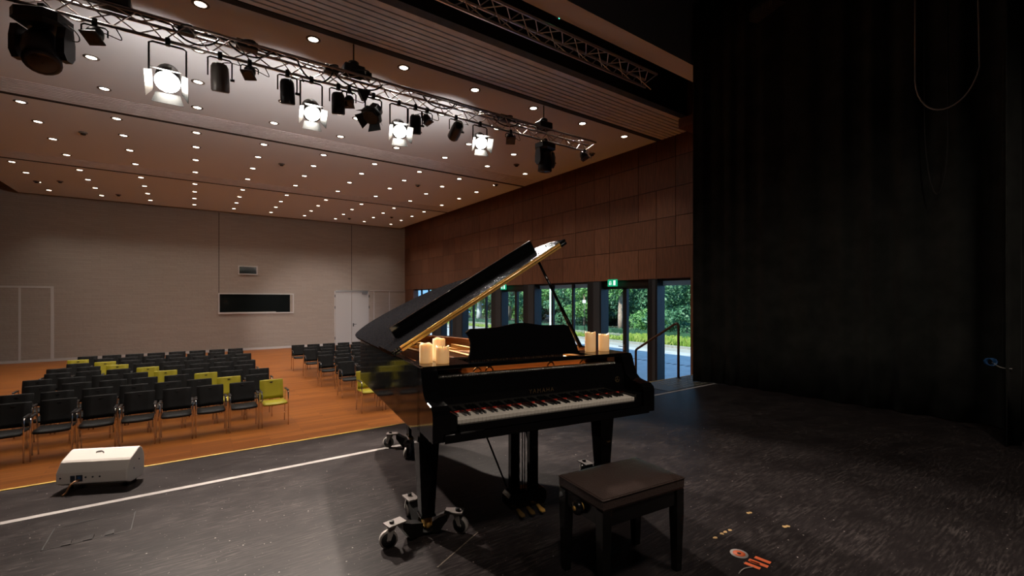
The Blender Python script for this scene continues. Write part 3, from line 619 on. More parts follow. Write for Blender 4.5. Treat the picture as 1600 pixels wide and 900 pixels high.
def par(x, label, r=.075, drop=.2, axis=(-.3,-.5,-1), rz=0, mname='lamp'):
    t = lamp_base('par_lamp', label, 'spotlight', x, SPG, rz)
    b = MB(); yoke(b, r+.03, drop, .009); b.build('yoke', M['lamp'], t)
    a = Vector(axis).normalized(); c = Vector((0,0,-drop))
    b = MB(); b.lathe([(r*.4,-.09),(r*.8,-.07),(r,-.02),(r,.05)], c, a, 14); b.build('housing', M[mname], t)
    up = Vector((0,0,1)); sx = a.cross(up).normalized(); uy = sx.cross(a)
    b = MB(); q = c + a*.055; s = r*1.05
    f = [q+sx*s+uy*s, q-sx*s+uy*s, q-sx*s-uy*s, q+sx*s-uy*s]; b.rings([f, [p+a*.015 for p in f]]); b.build('colour_frame', M['lamp'], t)
    b = MB(); b.disc(q+a*.018, r*.8, a, 14); b.build('lens', M['black_glass'], t, fix=False)
    b = MB(); b.tube(bez(c-a*.08, c-a*.1+Vector((.22,0,-.04)), Vector((.30,0,-.22)), (.17,0,.02), 12), .006, 5); b.build('cable', M['cable'], t)
    return t
par(-.92, 'small square-framed lamp between the left moving head and the largest lit spotlight', .085, .15)
par(.65, 'small square-framed lamp with a looping cable, right of the grey spotlight', .075, .13)
par(1.98, 'small square-framed lamp in the crowded middle of the truss', .075, .19)
par(3.28, 'small lamp hanging right of the third glowing spotlight', .07, .17, (.3,-.4,-1))
par(5.03, 'small square-framed lamp right of the fourth glowing spotlight', .085, .13)
par(7.0, 'small lamp at the right end of the truss', .085, .11, (.2,-.4,-1))
# octagonal lamp with closed leaves
t = lamp_base('flood_lamp', 'dark lamp with wide angular leaves, between second and third glowing ones', 'spotlight', 2.36, SPG)
b = MB(); yoke(b, .13, .26, .012); b.build('yoke', M['lamp'], t)
a = Vector((-.5,-.35,-.8)).normalized(); c = Vector((0,0,-.28))
b = MB(); b.lathe([(.06,-.16),(.11,-.12),(.12,0),(.17,.06),(.17,.09),(.12,.13)], c, a, 8, smooth=False); b.build('housing', M['lamp'], t)
sx = a.cross(Vector((0,0,1))).normalized(); uy = sx.cross(a)
for k in range(4):
    ang = k*math.pi/2; ax = sx*math.cos(ang)+uy*math.sin(ang); o_ = a.cross(ax)
    p = c+a*.10+ax*.11; q = p+a*.10+ax*.08
    o = MB().add([p-o_*.09,p+o_*.09,q+o_*.12,q-o_*.12],[(0,1,2,3)]).build('barn_door', M['lamp'], t, fix=False); o.modifiers.new('t','SOLIDIFY').thickness = .004
t = thing('colour_changer', 'small dark wedge-shaped unit clamped on the truss above the angular lamp', 'lamp part', (2.20, CH[0], CH[1]))
MB().rings([[(-.09,-.05,.03),(.10,-.05,.03),(.10,.05,.03),(-.09,.05,.03)],[(-.02,-.03,-.12),(.04,-.03,-.12),(.04,.03,-.12),(-.02,.03,-.12)]]).build('body', M['lamp'], t)
def moving_head(x, label, k, tilt, pan):
    t = lamp_base('moving_head', label, 'spotlight', x, SPG, pan)
    b = MB(); b.rings([[(sx_*w*k,sy*w2*k,z*k) for sx_,sy in ((-1,-.6),(-.6,-1),(.6,-1),(1,-.6),(1,.6),(.6,1),(-.6,1),(-1,.6))] for w,w2,z in ((.15,.12,-.05),(.20,.17,-.08),(.20,.17,-.17),(.15,.13,-.2))]); b.build('base', M['lamp'], t)
    b = MB(); b.box((-.03,-.03,-.03),(.03,.03,.04)); b.build('bracket', M['lamp'], t)
    for s in (-1,1):
        b = MB(); pr = [(-.06,-.20),(.06,-.20),(.085,-.32),(.085,-.46),(.04,-.52),(-.04,-.52),(-.085,-.46),(-.085,-.32)]
        b.rings([[(s*.17*k,y*k,z*k) for y,z in pr],[(s*.235*k,y*k*.85,z*k) for y,z in pr]]); b.build('yoke_arm', M['lamp'], t)
    c = Vector((0,0,-.40*k)); a = Vector(tilt).normalized()
    b = MB(); b.lathe([(.05*k,-.20*k),(.11*k,-.18*k),(.15*k,-.06*k),(.155*k,.05*k),(.14*k,.14*k),(.145*k,.22*k),(.12*k,.235*k)], c, a, 18); b.build('head', M['lamp'], t)
    b = MB(); b.lathe([(.105*k,.236*k),(.07*k,.243*k),(.004,.245*k)], c, a, 18, caps=False); b.build('lens', M['black_glass'], t)
    b = MB(); b.tube(bez((.16*k,0,-.12*k),(.34*k,.0,-.2*k),(.36*k,0,-.34*k),(.26*k,0,-.3*k),10), .006, 5); b.build('safety_cable', M['cable'], t)
    return t
moving_head(-1.35, 'big black moving head lamp at the left end of the truss', 1.12, (.35,-.5,-.9), R(-25))
moving_head(5.9, 'black moving head lamp near the right end of the truss', 1.0, (.05,.1,-1), R(10))
# finned lamp over the stage, cable loops, plug
t = thing('work_light', 'brown ribbed lamp hanging in the dark above the stage', 'lamp', (6.30, 2.95, 5.25), R(-18))
MB().box((-.05,-.22,.12),(.05,.22,.18)).build('bracket', M['lamp'], t); MB().tube([(0,0,.18),(0,0,1.35)], .02, 8).build('drop_pipe', M['lamp'], t)
b = MB()
for k in range(16): b.box((-.07,-.24+k*.03,0),(.07,-.24+k*.03+.010,.12))
b.box((-.05,-.24,.03),(.05,.24,.12)); b.build('ribbed_housing', M['lampgrey'], t)
b = MB(); b.tube([(6.9,1.56,6.5),(6.9,1.56,3.95)] + bez((6.9,1.56,3.95),(6.9,1.53,3.42),(6.9,1.12,3.40),(6.9,1.03,3.90),16)[1:] + [(6.9,1.07,6.5)], .008, 6)
tag(b.build('hanging_cable', M['cablepale']), 'pale cable hanging in a U loop before the black curtain', 'cable', 'cable loops before the curtain')
b = MB(); b.tube([(6.97,1.50,6.5),(6.97,1.49,3.4)] + bez((6.97,1.49,3.4),(6.97,1.46,2.35),(6.97,1.30,2.35),(6.97,1.29,3.3),16)[1:] + [(6.97,1.30,6.5)], .006, 6)
tag(b.build('hanging_cable', M['cable']), 'thin dark cable hanging in a lower loop before the black curtain', 'cable', 'cable loops before the curtain')
t = thing('cable_plug', 'small coiled blue and white plug hanging beside the leg curtain', 'plug', (6.33, .86, .82))
b = MB()
for k in range(5): b.tube([(.02*math.cos(a_*.7+k), .035*math.sin(a_*.7)+.006*k, .035*math.cos(a_*.7)-.03) for a_ in range(10)], .004, 5)
b.build('coil', M['portblue'], t); b = MB(); b.tube(bez((0,0,-.03),(0,-.05,-.09),(0,-.09,-.08),(.0,-.13,-.08),8), .005, 5); b.build('lead', M['white'], t)

# ================================================================== exit signs
for y, lab in ((8.91,'green emergency exit sign above the near glass door'),(14.49,'green emergency exit sign above the second glass door')):
    t = thing('exit_sign', lab, 'sign', (9.88, y, 1.87), 0, 'exit signs')
    MB().cbox((0,-.17,-.10),(.05,.17,.10),.006).build('case', M['exitgreen'], t)
    b = MB(); X_ = -.002
    b.box((X_,.08,-.05),(.001,.10,.05)); b.add([(X_,.05,-.02),(X_,.13,-.02),(X_,.09,-.07)],[(0,1,2)])        # arrow
    b.lathe([(.001,0),(.014,0)], (X_,.045,.045), (1,0,0), 10); b.add([(X_,.055,.03),(X_,.03,.03),(X_,.025,-.01),(X_,.045,-.01)],[(0,1,2,3)])
    b.add([(X_,.045,-.01),(X_,.035,-.01),(X_,.055,-.065),(X_,.07,-.06)],[(0,1,2,3)]); b.add([(X_,.035,-.01),(X_,.025,-.01),(X_,.0,-.05),(X_,.012,-.06)],[(0,1,2,3)])
    b.build('running_figure', M['exitwhite'], t, fix=False)
    b = MB(); b.box((X_,-.13,-.07),(.001,-.05,.07)); b.build('door_symbol', M['exitwhite'], t)

# ================================================================== handrail, steps, grip plate
t = thing('handrail', 'dark tubular handrail rising beside the stage steps', 'handrail', (7.04, 4.80, 0))
b = MB(); b.tube([(0,0,0),(0,0,.90)] + bez((0,0,.90),(0,0,.96),(0,.02,.98),(0,.08,.95),6)[1:] + [(0,.88,.455)] + bez((0,.88,.455),(0,.93,.43),(0,.94,.41),(0,.94,.36),5)[1:] + [(0,.94,HF)], .022, 12); b.build('rail', M['railbrown'], t)
b = MB(); b.lathe([(.05,0),(.05,.008),(.025,.012)], n=14); b.build('foot_plate', M['darksteel'], t)
t = thing('stage_steps', 'dark steps leading from the hall floor up to the stage', 'steps', (6.4, 4.87, HF))
for k in range(4): MB().box((-.7,.02+k*.26,0),(.57,.28+k*.26,.8-k*.2)).build('step', M['satin'], t)
t = thing('grip_plate', 'dark dimpled anti-slip plate at the top of the stage steps', 'floor plate', (6.85, 4.5, 0))
MB().box((-.95,-.31,0),(.72,.31,.004)).build('plate', M['mat_dark'], t)
b = MB()
for i in range(14):
    for j in range(5):
        b.lathe([(.028,.004),(.024,.007),(.004,.008)], (-.55+i*.085, -.25+j*.115, 0), (0,0,1), 8)
b.build('dimples', M['dimple'], t)

# ================================================================== chairs
def make_chair(name, col, label):
    t = thing(name, label, 'chair'); m = M[col]
    # seat: dished pad with rolled front edge
    rows_ = []
    for y, z, w in ((-.215,.425,.195),(-.20,.445,.205),(-.12,.452,.205),(0,.443,.205),(.12,.438,.205),(.19,.445,.20)):
        rows_.append([(x*w, y, z - .010*(1-(x)**2)) for x in (-1,-.6,0,.6,1)])
    top = [p for r in rows_ for p in r]; bot = [(x,y,z-.022) for x,y,z in top]; n = 5; k = len(rows_); fs = []
    for i in range(k-1):
        for j in range(n-1):
            a_ = i*n+j; fs.append((a_,a_+1,a_+n+1,a_+n)); fs.append((k*n+a_,k*n+a_+n,k*n+a_+n+1,k*n+a_+1))
    for i in range(k-1): fs += [(i*n,(i+1)*n,k*n+(i+1)*n,k*n+i*n),(i*n+n-1,k*n+i*n+n-1,k*n+(i+1)*n+n-1,(i+1)*n+n-1)]
    for j in range(n-1): fs += [(j,k*n+j,k*n+j+1,j+1),((k-1)*n+j,(k-1)*n+j+1,k*n+(k-1)*n+j+1,k*n+(k-1)*n+j)]
    MB().add(top+bot, fs, True).build('seat', m, t)
    # backrest: curved shell with a small grip hole near its top edge
    R_ = []
    for z, y, w in ((.455,.175,.200),(.52,.20,.203),(.62,.222,.204),(.72,.245,.205),(.80,.266,.205),(.815,.270,.200)):
        R_.append([(x*w, y+.018*(1-x*x), z) for x in (-1,-.5,0,.5,1)])
    fr = [p for r in R_ for p in r]; bk = [(x,y+.02,z) for x,y,z in fr]; k = len(R_); fs = []
    for i in range(k-1):
        for j in range(n-1):
            a_ = i*n+j; fs.append((a_,a_+1,a_+n+1,a_+n)); fs.append((k*n+a_,k*n+a_+n,k*n+a_+n+1,k*n+a_+1))
    for i in range(k-1): fs += [(i*n,(i+1)*n,k*n+(i+1)*n,k*n+i*n),(i*n+n-1,k*n+i*n+n-1,k*n+(i+1)*n+n-1,(i+1)*n+n-1)]
    for j in range(n-1): fs += [(j,k*n+j,k*n+j+1,j+1),((k-1)*n+j,(k-1)*n+j+1,k*n+(k-1)*n+j+1,k*n+(k-1)*n+j)]
    br = MB().add(fr+bk, fs, True).build('backrest', m, t)
    MB().add([(-.026,.2665,.775),(.026,.2665,.775),(.016,.2645,.757),(-.016,.2645,.757),(-.026,.275,.775),(.026,.275,.775),(.016,.273,.757),(-.016,.273,.757)],
             [(0,1,2,3),(4,7,6,5),(0,4,5,1),(1,5,6,2),(2,6,7,3),(3,7,4,0)]).build('grip_hole', M['pad'], br)
    for s in (-1,1):
        x = s*.222; b = MB()
        b.tube([(x,-.21,0),(x,-.205,.60),(x,-.19,.635),(x,-.15,.645),(x,.07,.645),(x,.10,.63),(x,.115,.60),(x,.20,0)], .0105, 7)
        f = b.build('side_frame', M['chrome'], t)
        MB().cbox((x-.022,-.17,.645),(x+.022,.09,.668),.008).build('armrest', M['pad'], f)
    b = MB(); b.tube([(-.222,-.207,.40),(-.19,-.18,.422),(.19,-.18,.422),(.222,-.207,.40)], .009, 6); b.tube([(-.222,.145,.40),(-.18,.14,.415),(.18,.14,.415),(.222,.145,.40)], .009, 6)
    b.tube([(-.16,.14,.415),(-.15,.224,.46),(-.15,.272,.60)], .008, 6); b.tube([(.16,.14,.415),(.15,.224,.46),(.15,.272,.60)], .008, 6)
    b.tube([(0,-.18,.422),(0,.14,.415)], .009, 6); b.build('seat_support', M['chrome'], t); return t
cb = make_chair('chair', 'chairblack', ''); cy = make_chair('chair', 'chairyellow', ''); used = {0:0, 1:0}
rowY = [9.72+.875*k for k in range(9)]
rightmost = [1.29,1.13,1.246,1.036,1.166,1.048,1.226,1.10,1.157]
def place(x, y, yellow, label, group, jitter):
    src = cy if yellow else cb
    if used[yellow] == 0: o = src
    else: o = dup(src)
    used[yellow] += 1; o.location = (x, y, HF); o.rotation_euler = (0,0,jitter); tag(o, label, 'chair', group)
rg = random.Random(11)
for k in range(9):
    for c_ in range(8):
        ye = int(c_ == k)
        place(rightmost[k]-.5*c_+rg.uniform(-.008,.008), rowY[k]+rg.uniform(-.015,.015), ye,
              '%s chair with chrome arms, left block, %s row from stage, %s from aisle' % ('yellow' if ye else 'black', ORD[k], ORD[c_]), 'chairs of the left block', R(rg.uniform(-1,1)))
leftmost = [3.14,3.40,3.20,3.35,3.11,3.28,3.06,3.22,3.007]
for k in range(9):
    for c_ in range(2 if k == 0 else 5):
        ye = int(c_ == 0 and k == 0)
        place(leftmost[k]+.51*c_, rowY[k]+.02, ye, '%s chair with chrome arms, right block, %s row from stage, %s from aisle' % ('yellow' if ye else 'black', ORD[k], ORD[c_]), 'chairs of the right block', R(rg.uniform(-1,1)))

# ================================================================== grand piano
TH = R(-8.09); PX, PY = 1.758, 2.029
P = thing('grand_piano', 'black concert grand piano with raised lid on wheeled dollies', 'piano', (PX, PY, 0), TH)
Z0, Z1 = .63, 1.02; HW = .76
# outline of the case (x, y), counter-clockwise, from the front right
bent = [(.76,.20),(.76,.62),(.75,.95),(.66,1.22),(.46,1.45),(.30,1.68),(.22,1.95),(.10,2.24),(-.08,2.45),(-.28,2.58),(-.46,2.62),(-.62,2.58),(-.72,2.46),(-.76,2.25)]
def cr(pts, n=5):
    out = []
    for i in range(len(pts)-1):
        p0 = pts[max(i-1,0)]; p1 = pts[i]; p2 = pts[i+1]; p3 = pts[min(i+2,len(pts)-1)]
        for k in range(n):
            t = k/n
            out.append(tuple(.5*((2*p1[j])+(-p0[j]+p2[j])*t+(2*p0[j]-5*p1[j]+4*p2[j]-p3[j])*t*t+(-p0[j]+3*p1[j]-3*p2[j]+p3[j])*t**3) for j in (0,1)))
    out.append(pts[-1]); return out
oc = cr(bent) + [(-.76,.20)]
def inset(path, d):
    res = []
    for i, p in enumerate(path):
        a_ = path[max(i-1,0)]; c_ = path[min(i+1,len(path)-1)]; t = Vector((c_[0]-a_[0], c_[1]-a_[1])).normalized(); nn = Vector((-t.y, t.x))
        res.append((p[0]+nn.x*d, p[1]+nn.y*d))
    return res
def wall_strip(path, d, z0, z1):
    ip = inset(path, d); n = len(path); vs = []
    for (x,y),(u,v) in zip(path, ip): vs += [(x,y,z0),(x,y,z1),(u,v,z1),(u,v,z0)]
    fs = [(0,1,2,3)]
    for i in range(n-1):
        a_ = i*4; c_ = a_+4
        for k in range(4): fs.append((a_+k, c_+k, c_+(k+1)%4, a_+(k+1)%4))
    fs.append(tuple((n-1)*4+k for k in (3,2,1,0))); return MB().add(vs, fs)
wall_strip(oc, .055, Z0, Z1).build('rim', M['gloss'], P, bevel=.004)
ic = inset(oc, .056)
wall_strip(ic, .014, .86, Z1-.006).build('inner_rim', M['rimwood'], P)
wall_strip(ic, .03, Z0+.01, Z0+.05).build('lower_moulding', M['gloss'], P)
inn = inset(oc, .068); b = MB(); b.prism([(x, max(y,.26)) for x,y in inn], .868, .878); b.build('soundboard', M['spruce'], P)
b = MB(); b.prism([(x,y) for x,y in inset(oc,.05)], Z0+.03, Z0+.045); b.build('bottom_board', M['satin'], P)
# iron plate: gold frame with bars over the soundboard
b = MB(); b.prism([(-.68,.30),(.68,.30),(.68,.62),(-.68,.62)], .90, .925)
for x0, x1, y1 in ((-.60,-.58,2.45),(-.34,-.42,2.50),(-.08,-.16,2.38),(.20,.10,2.05),(.46,.30,1.55),(.66,.60,1.15)):
    b.rings([[(x0-.02,.60,.905),(x0+.02,.60,.905),(x0+.02,.60,.955),(x0-.02,.60,.955)],[(x1-.02,y1,.905),(x1+.02,y1,.905),(x1+.02,y1,.95),(x1-.02,y1,.95)]])
o = wall_strip(inset(oc,.072), .075, .895, .915); b.add(o.v, o.f); b.build('iron_plate', M['gold'], P)
b = MB()
for i in range(88):
    x = -.60+i*1.2/87; xt = -.66+i*1.28/87; yt = 2.35-1.35*(i/87)**.8
    b.tube([(x,.50,.945),(min(xt,.6),max(yt,.95),.94)], .0016 if i > 26 else .0028, 4, caps=False)
b.build('strings', M['copper'], P)
b = MB(); rg = random.Random(2)
for i in range(92):
    for r_ in range(2):
        x = -.63+i*1.26/91; y = .36+.055*r_+.012*(i%3); b.tube([(x,y,.92),(x,y,.962)], .0035, 5)
o = b.build('tuning_pins', M['strings'], P); o['kind'] = 'stuff'
b = MB()
for i in range(66):
    x = -.58+i*.0165; b.box((x,.665,.948),(x+.010,.72,.985))
b.box((-.60,.655,.985),(.52,.73,.992)); b.build('dampers', M['satin'], P)
b = MB(); b.box((-.655,.250,.86),(.655,.335,.955)); b.box((-.655,.322,.955),(.655,.335,.996)); b.build('pin_block', M['pinwood'], P)
b = MB()
for x in (-.42,-.34,.10,.36): b.tube(bez((x,.25,.965),(x+.0,.222,1.0),(x+.03,.222,1.0),(x+.05,.25,.965),6), .005, 5)
b.build('rail_hooks', M['gold'], P)
# front: cheeks, arms, key bed
for s in (-1,1):
    pr = [(-.035,Z0+.03),(-.035,.80),(-.028,.822),(.0,.842),(.06,.85),(.10,.86),(.13,.885),(.155,.94),(.175,1.0),(.19,Z1),(.26,Z1),(.26,Z0+.03)]
    b = MB(); x0, x1 = s*HW, s*.665
    b.rings([[(x0,y,z) for y,z in pr],[(x1,y,z) for y,z in pr]]); b.build('arm', M['gloss'], P, bevel=.004)
    b = MB(); b.cbox((min(s*.665,s*.618),-.02,.70),(max(s*.665,s*.618),.15,.785),.006); b.build('key_block', M['gloss'], P)
b = MB(); b.box((-.70,-.05,Z0+.025),(.70,.30,.70)); b.build('key_bed', M['gloss'], P, bevel=.004)
b = MB(); b.box((-.618,-.045,.70),(.618,-.012,.742)); b.build('key_slip', M['gloss'], P, bevel=.006)
b = MB(); b.box((-.612,-.006,.70),(.612,.17,.735)); b.build('key_frame', M['satin'], P)
b = MB(); b.box((-.614,.148,.752),(.614,.155,.768)); b.build('key_felt', M['felt'], P)
fb = MB().rings([[(-.668,.152,.772),(.668,.152,.772),(.668,.19,.772),(-.668,.19,.772)],[(-.668,.150,.85),(.668,.150,.85),(.668,.20,.85),(-.668,.20,.85)],[(-.668,.178,.955),(.668,.178,.955),(.668,.208,.955),(-.668,.208,.955)]]).build('fallboard', M['gloss'], P)
b = MB(); b.rings([[(-.660,.176,.956),(.600,.176,.956),(.600,.200,.958),(-.660,.200,.958)],[(-.660,.178,.968),(.600,.178,.968),(.600,.200,.970),(-.660,.200,.970)]])
for i in range(84): b.tube([(-.655+i*.015,.1745,.957),(-.643+i*.015,.1755,.968)], .003, 5)
b.build('fallboard_rail', M['strings'], fb)
tcu = bpy.data.curves.new('maker_lettering', 'FONT'); tcu.body = 'YAMAHA'; tcu.size = .036; tcu.extrude = .0008; tcu.align_x = 'CENTER'; tcu.align_y = 'CENTER'; tcu.space_character = 1.35; tcu.materials.append(M['gold_letter'])
to_ = bpy.data.objects.new('lettering_source', tcu); COL.objects.link(to_); bpy.context.view_layer.update()
me_ = bpy.data.meshes.new_from_object(to_.evaluated_get(bpy.context.evaluated_depsgraph_get())); bpy.data.objects.remove(to_)
to = bpy.data.objects.new('maker_lettering', me_); COL.objects.link(to); to.parent = fb; to.location = (-.004,.1485,.832); to.rotation_euler = (R(90),0,0)
b = MB()
for i in range(3):
    ang = math.pi/2+i*2*math.pi/3; b.tube([(.60,.1485,.853),(.60+.016*math.cos(ang),.1485,.853+.016*math.sin(ang))], .0012, 4)
b.tube([(.60+.018*math.cos(k*math.pi/8),.1485,.853+.018*math.sin(k*math.pi/8)) for k in range(17)], .001, 4)
b.build('emblem', M['gold_letter'], fb)
# 52 white and 36 black keys
kw = 1.227/52; wk = None; bkk = None
for i in range(52):
    x = -.6135+i*kw
    if wk is None:
        b = MB(); b.cbox((.0006,-.004,.737),(kw-.0006,.150,.760),.0018); wk = b.build('white_key', M['ivory'], P); o = wk
    else: o = wk.copy(); COL.objects.link(o)
    o.location = (x, 0, 0)
    if i % 7 in (0,2,3,5,6) and i < 51:            # A-based: black after A, C, D, F, G
        if bkk is None:
            b = MB(); b.rings([[(-.0055,.052,.760),(.0055,.052,.760),(.0055,.149,.760),(-.0055,.149,.760)],[(-.0045,.060,.772),(.0045,.060,.772),(.0045,.149,.772),(-.0045,.149,.772)]]); bkk = b.build('black_key', M['keyblack'], P); q = bkk
        else: q = bkk.copy(); COL.objects.link(q)
        q.location = (x+kw, 0, 0)
# music shelf and desk
b = MB(); b.box((-.66,.19,1.0),(.66,.245,1.022)); b.build('front_beam', M['gloss'], P, bevel=.003)
for s in (-1,1):
    x0, x1 = (-.745,-.45) if s < 0 else (.43,.745)
    b = MB(); b.box((x0,.19,1.006),(x1,.46,1.0235)); b.build('music_shelf', M['gloss'], P, bevel=.003)
b = MB(); prof = []
for i in range(25):
    u = -1+2*i/24; top = 1.212+.028*math.exp(-((u-.02)/.34)**2)+.010*max(0,u)
    if u < -.9: top -= .022*((-.9-u)/.1)**2
    if u > .93: top -= .012*((u-.93)/.07)**2
    prof.append((u, top))
def desk(y): # lower edge narrower at the left, wider at the right
    bot = [(-.415+.83*k/12, 1.022) for k in range(13)]; tp = [(-.02+.390*u, z) for u, z in prof[::-1]]
    mid_r = [(.405,1.08),(.388,1.14)]; mid_l = [(-.392,1.16),(-.385,1.12),(-.395,1.07)]
    return [(x, y+(z-1.02)*.33, z) for x,z in bot+mid_r+tp+mid_l]
b.rings([desk(.335), desk(.355)]); b.build('music_desk', M['gloss'], P)
# lid: turns about the bass side, front flap folded back with its lip standing up, brass piano hinge on the fold
HX, HZ, PHI = -.76, 1.062, R(31.1)
def LP(s, y, n=0): return (HX+s*math.cos(PHI)-n*math.sin(PHI), y, HZ+s*math.sin(PHI)+n*math.cos(PHI))
lo = [(-.045,.70),(1.535,.70),(1.535,.92),(1.46,1.12),(1.27,1.40),(1.08,1.66),(.97,1.98),(.86,2.24),(.70,2.44),(.50,2.57),(.30,2.645),(.15,2.645),(.03,2.56),(-.03,2.42),(-.045,2.2)]
lo2 = lo[:1] + cr(lo[1:], 4)
def slab(poly, n0, n1, flip=False): return [[LP(s,y,n0) for s,y in poly],[LP(s,y,n1) for s,y in poly]]
lid = MB().rings(slab(lo2, -.02, 0)).build('lid', M['lidtop'], P, bevel=.003)
fl = [(-.045,.702),(1.535,.702),(1.535,.90),(1.47,1.05),(1.42,1.12),(-.045,1.12)]
flap = MB().rings(slab(fl, .004, .022)).build('front_flap', M['lidtop'], lid)
b = MB(); q = [(.075,1.02),(1.43,1.02),(1.43,1.045),(.075,1.045)]; b.rings(slab(q, .022, .105)); b.build('flap_lip', M['gloss'], flap)
b = MB(); b.rings(slab([(.02,.6965),(1.47,.6965),(1.47,.7005),(.02,.7005)], -.018, .001)); b.rings(slab([(.02,.6965),(1.47,.6965),(1.47,.7015),(.02,.7015)], .0045, .020)); b.tube([LP(.02,.695,.0025), LP(1.47,.695,.0025)], .0045, 8)
b.build('piano_hinge', M['brass'], lid)
b = MB()
for s in (.10,.34,.62,.92,1.2,1.42):
    for n_ in (-.01,.013): b.lathe([(.003,0),(.002,.002)], LP(s,.6965,n_), (0,-1,0), 8)
b.build('hinge_screws', M['darksteel'], lid)
b = MB(); b.tube([LP(-.03,.95,-.02), LP(-.03,1.15,-.02)], .008, 8); b.tube([LP(-.03,2.0,-.02), LP(-.03,2.2,-.02)], .008, 8); b.build('lid_hinge', M['brass'], lid)
p0 = Vector((.70,.71,1.015)); p1 = Vector((.335,.76,1.695))
b = MB(); b.tube([p0, p0.lerp(p1,.45), p0.lerp(p1,.47), p1], .0125, 6, rr=[.017,.015,.012,.010]); b.build('lid_prop', M['gloss'], P)
# legs with brass castors
for (x, y) in ((-.665,.395),(.665,.395),(-.33,1.99)):
    b = MB()
    def sq(w, z): return [(x-w,y-w,z),(x+w,y-w,z),(x+w,y+w,z),(x-w,y+w,z)]
    b.rings([sq(.072,Z0+.03),sq(.072,.57),sq(.062,.555),sq(.040,.115),sq(.046,.112),sq(.046,.10)]); lg = b.build('leg', M['gloss'], P, bevel=.003)
    b = MB(); b.lathe([(.036,.10),(.036,.085),(.02,.08),(.018,.06)], (x,y,0)); b.lathe([(.024,-.012),(.026,0),(.024,.012)], (x+.005,y,.044), (1,.3,0), 16)
    b.box((x-.022,y-.03,.044),(x-.016,y+.03,.085)); b.box((x+.020,y-.03,.044),(x+.026,y+.03,.085)); b.build('brass_castor', M['brass'], lg)
# pedal lyre
ly = MB()
for x in (-.085, .055): ly.box((x-.032,.345,.12),(x+.034,.385,Z0+.04))
ly.rings([[(x,y,z-.035) for x,z in ((-.125,.075),(.115,.075),(.135,.10),(.135,.155),(.115,.18),(-.125,.18),(-.145,.155),(-.145,.10))] for y in (.315,.42)])
ly = ly.build('pedal_lyre', M['gloss'], P, bevel=.003)
for x in (-.085,-.01,.065):
    b = MB(); dz_ = -.022
    b.rings([[(x-.009,.32,.060),(x+.009,.32,.060),(x+.009,.32,.070),(x-.009,.32,.070)],[(x-.012,.285,.052),(x+.012,.285,.052),(x+.012,.285,.061),(x-.012,.285,.061)],[(x-.018,.255,.048),(x+.018,.255,.048),(x+.018,.255,.057),(x-.018,.255,.057)],[(x-.012,.235,.047),(x+.012,.235,.047),(x+.012,.235,.054),(x-.012,.235,.054)]]); b.v = [(p[0],p[1],p[2]+dz_) for p in b.v]; b.build('pedal', M['brass'] if x > .05 else M['dullbrass'], ly)
for x in (-.022,-.004): MB().tube([(x,.365,.13),(x,.365,Z0+.04)], .0035, 6).build('pedal_rod', M['castor'], ly)
for x, x2 in ((-.12,-.19),(.11,.20)): MB().tube([(x,.40,.16),(x2,.85,Z0+.04)], .007, 6).build('brace_rod', M['satin'], ly)

# ------------------------------------------------ dollies under the legs
def pw(x, y, z=0):
    c, s = math.cos(TH), math.sin(TH); return (PX+x*c-y*s, PY+x*s+y*c, z)
def dolly(x, y, angs, label):
    t = thing('piano_dolly', label, 'dolly', pw(x, y), TH, 'spider dollies under the piano legs')
    b = MB(); b.lathe([(.052,.010),(.055,.018),(.055,.022),(.05,.020)], n=18); b.build('cup', M['satin'], t)
    for a_, ln in angs:
        d = Vector((math.cos(R(a_)), math.sin(R(a_)), 0)); s = Vector((-d.y, d.x, 0))
        def strip(p, q, w, z0, z1, z2, z3): return [[p-s*w+Vector((0,0,z0)),p+s*w+Vector((0,0,z0)),p+s*w+Vector((0,0,z1)),p-s*w+Vector((0,0,z1))],[q-s*w+Vector((0,0,z2)),q+s*w+Vector((0,0,z2)),q+s*w+Vector((0,0,z3)),q-s*w+Vector((0,0,z3))]]
        b = MB(); b.rings(strip(d*.045, d*(ln-.11), .032, .006,.075, .010,.10)); b.rings(strip(d*(ln-.11), d*(ln-.055), .032, .010,.10, .085,.125)); arm_ = b.build('arm', M['satin'], t)
        c = d*ln
        b = MB(); b.rings(strip(d*(ln-.075), d*(ln+.035), .036, .125,.133, .125,.133)); b.build('plate', M['plate'], arm_)
        b = MB(); b.lathe([(.014,.133),(.014,.146),(.006,.147)], c, n=6, smooth=False); b.build('bolt', M['satin'], arm_)
        wc = c + Vector((0,0,.050)) + s*.0 + d*.02; ax = (s*.9 + d*.35).normalized()
        b = MB(); b.lathe([(.030,-.014),(.050,-.013),(.050,.013),(.030,.014)], wc, ax, 22); b.build('wheel', M['castor'], arm_)
        b = MB(); b.lathe([(.002,-.0152),(.041,-.0150),(.041,.0150),(.002,.0152)], wc, ax, 22); b.mi = 1; b.lathe([(.012,-.019),(.012,.019)], wc, ax, 10); b.build('wheel_hub', [M['rubber'], M['castor']], arm_)
        b = MB()
        for sg in (-1,1):
            p = wc + ax*sg*.021; tp = c + ax*sg*.021 + Vector((0,0,.124)); f = ax.cross(Vector((0,0,1)))
            b.rings([[p-f*.010-ax*.002,p+f*.010-ax*.002,p+f*.010+ax*.002,p-f*.010+ax*.002],[tp-f*.022-ax*.002,tp+f*.022-ax*.002,tp+f*.022+ax*.002,tp-f*.022+ax*.002]])
        b.lathe([(.026,.112),(.026,.124)], c, n=12); b.build('fork', M['castor'], arm_)
dolly(-.665,.395, ((198,.235),(-32,.19),(100,.24)), 'three-wheeled dolly under the near left piano leg')
dolly(.665,.395, ((210,.22),(-30,.22),(90,.22)), 'three-wheeled dolly under the right piano leg behind the bench')
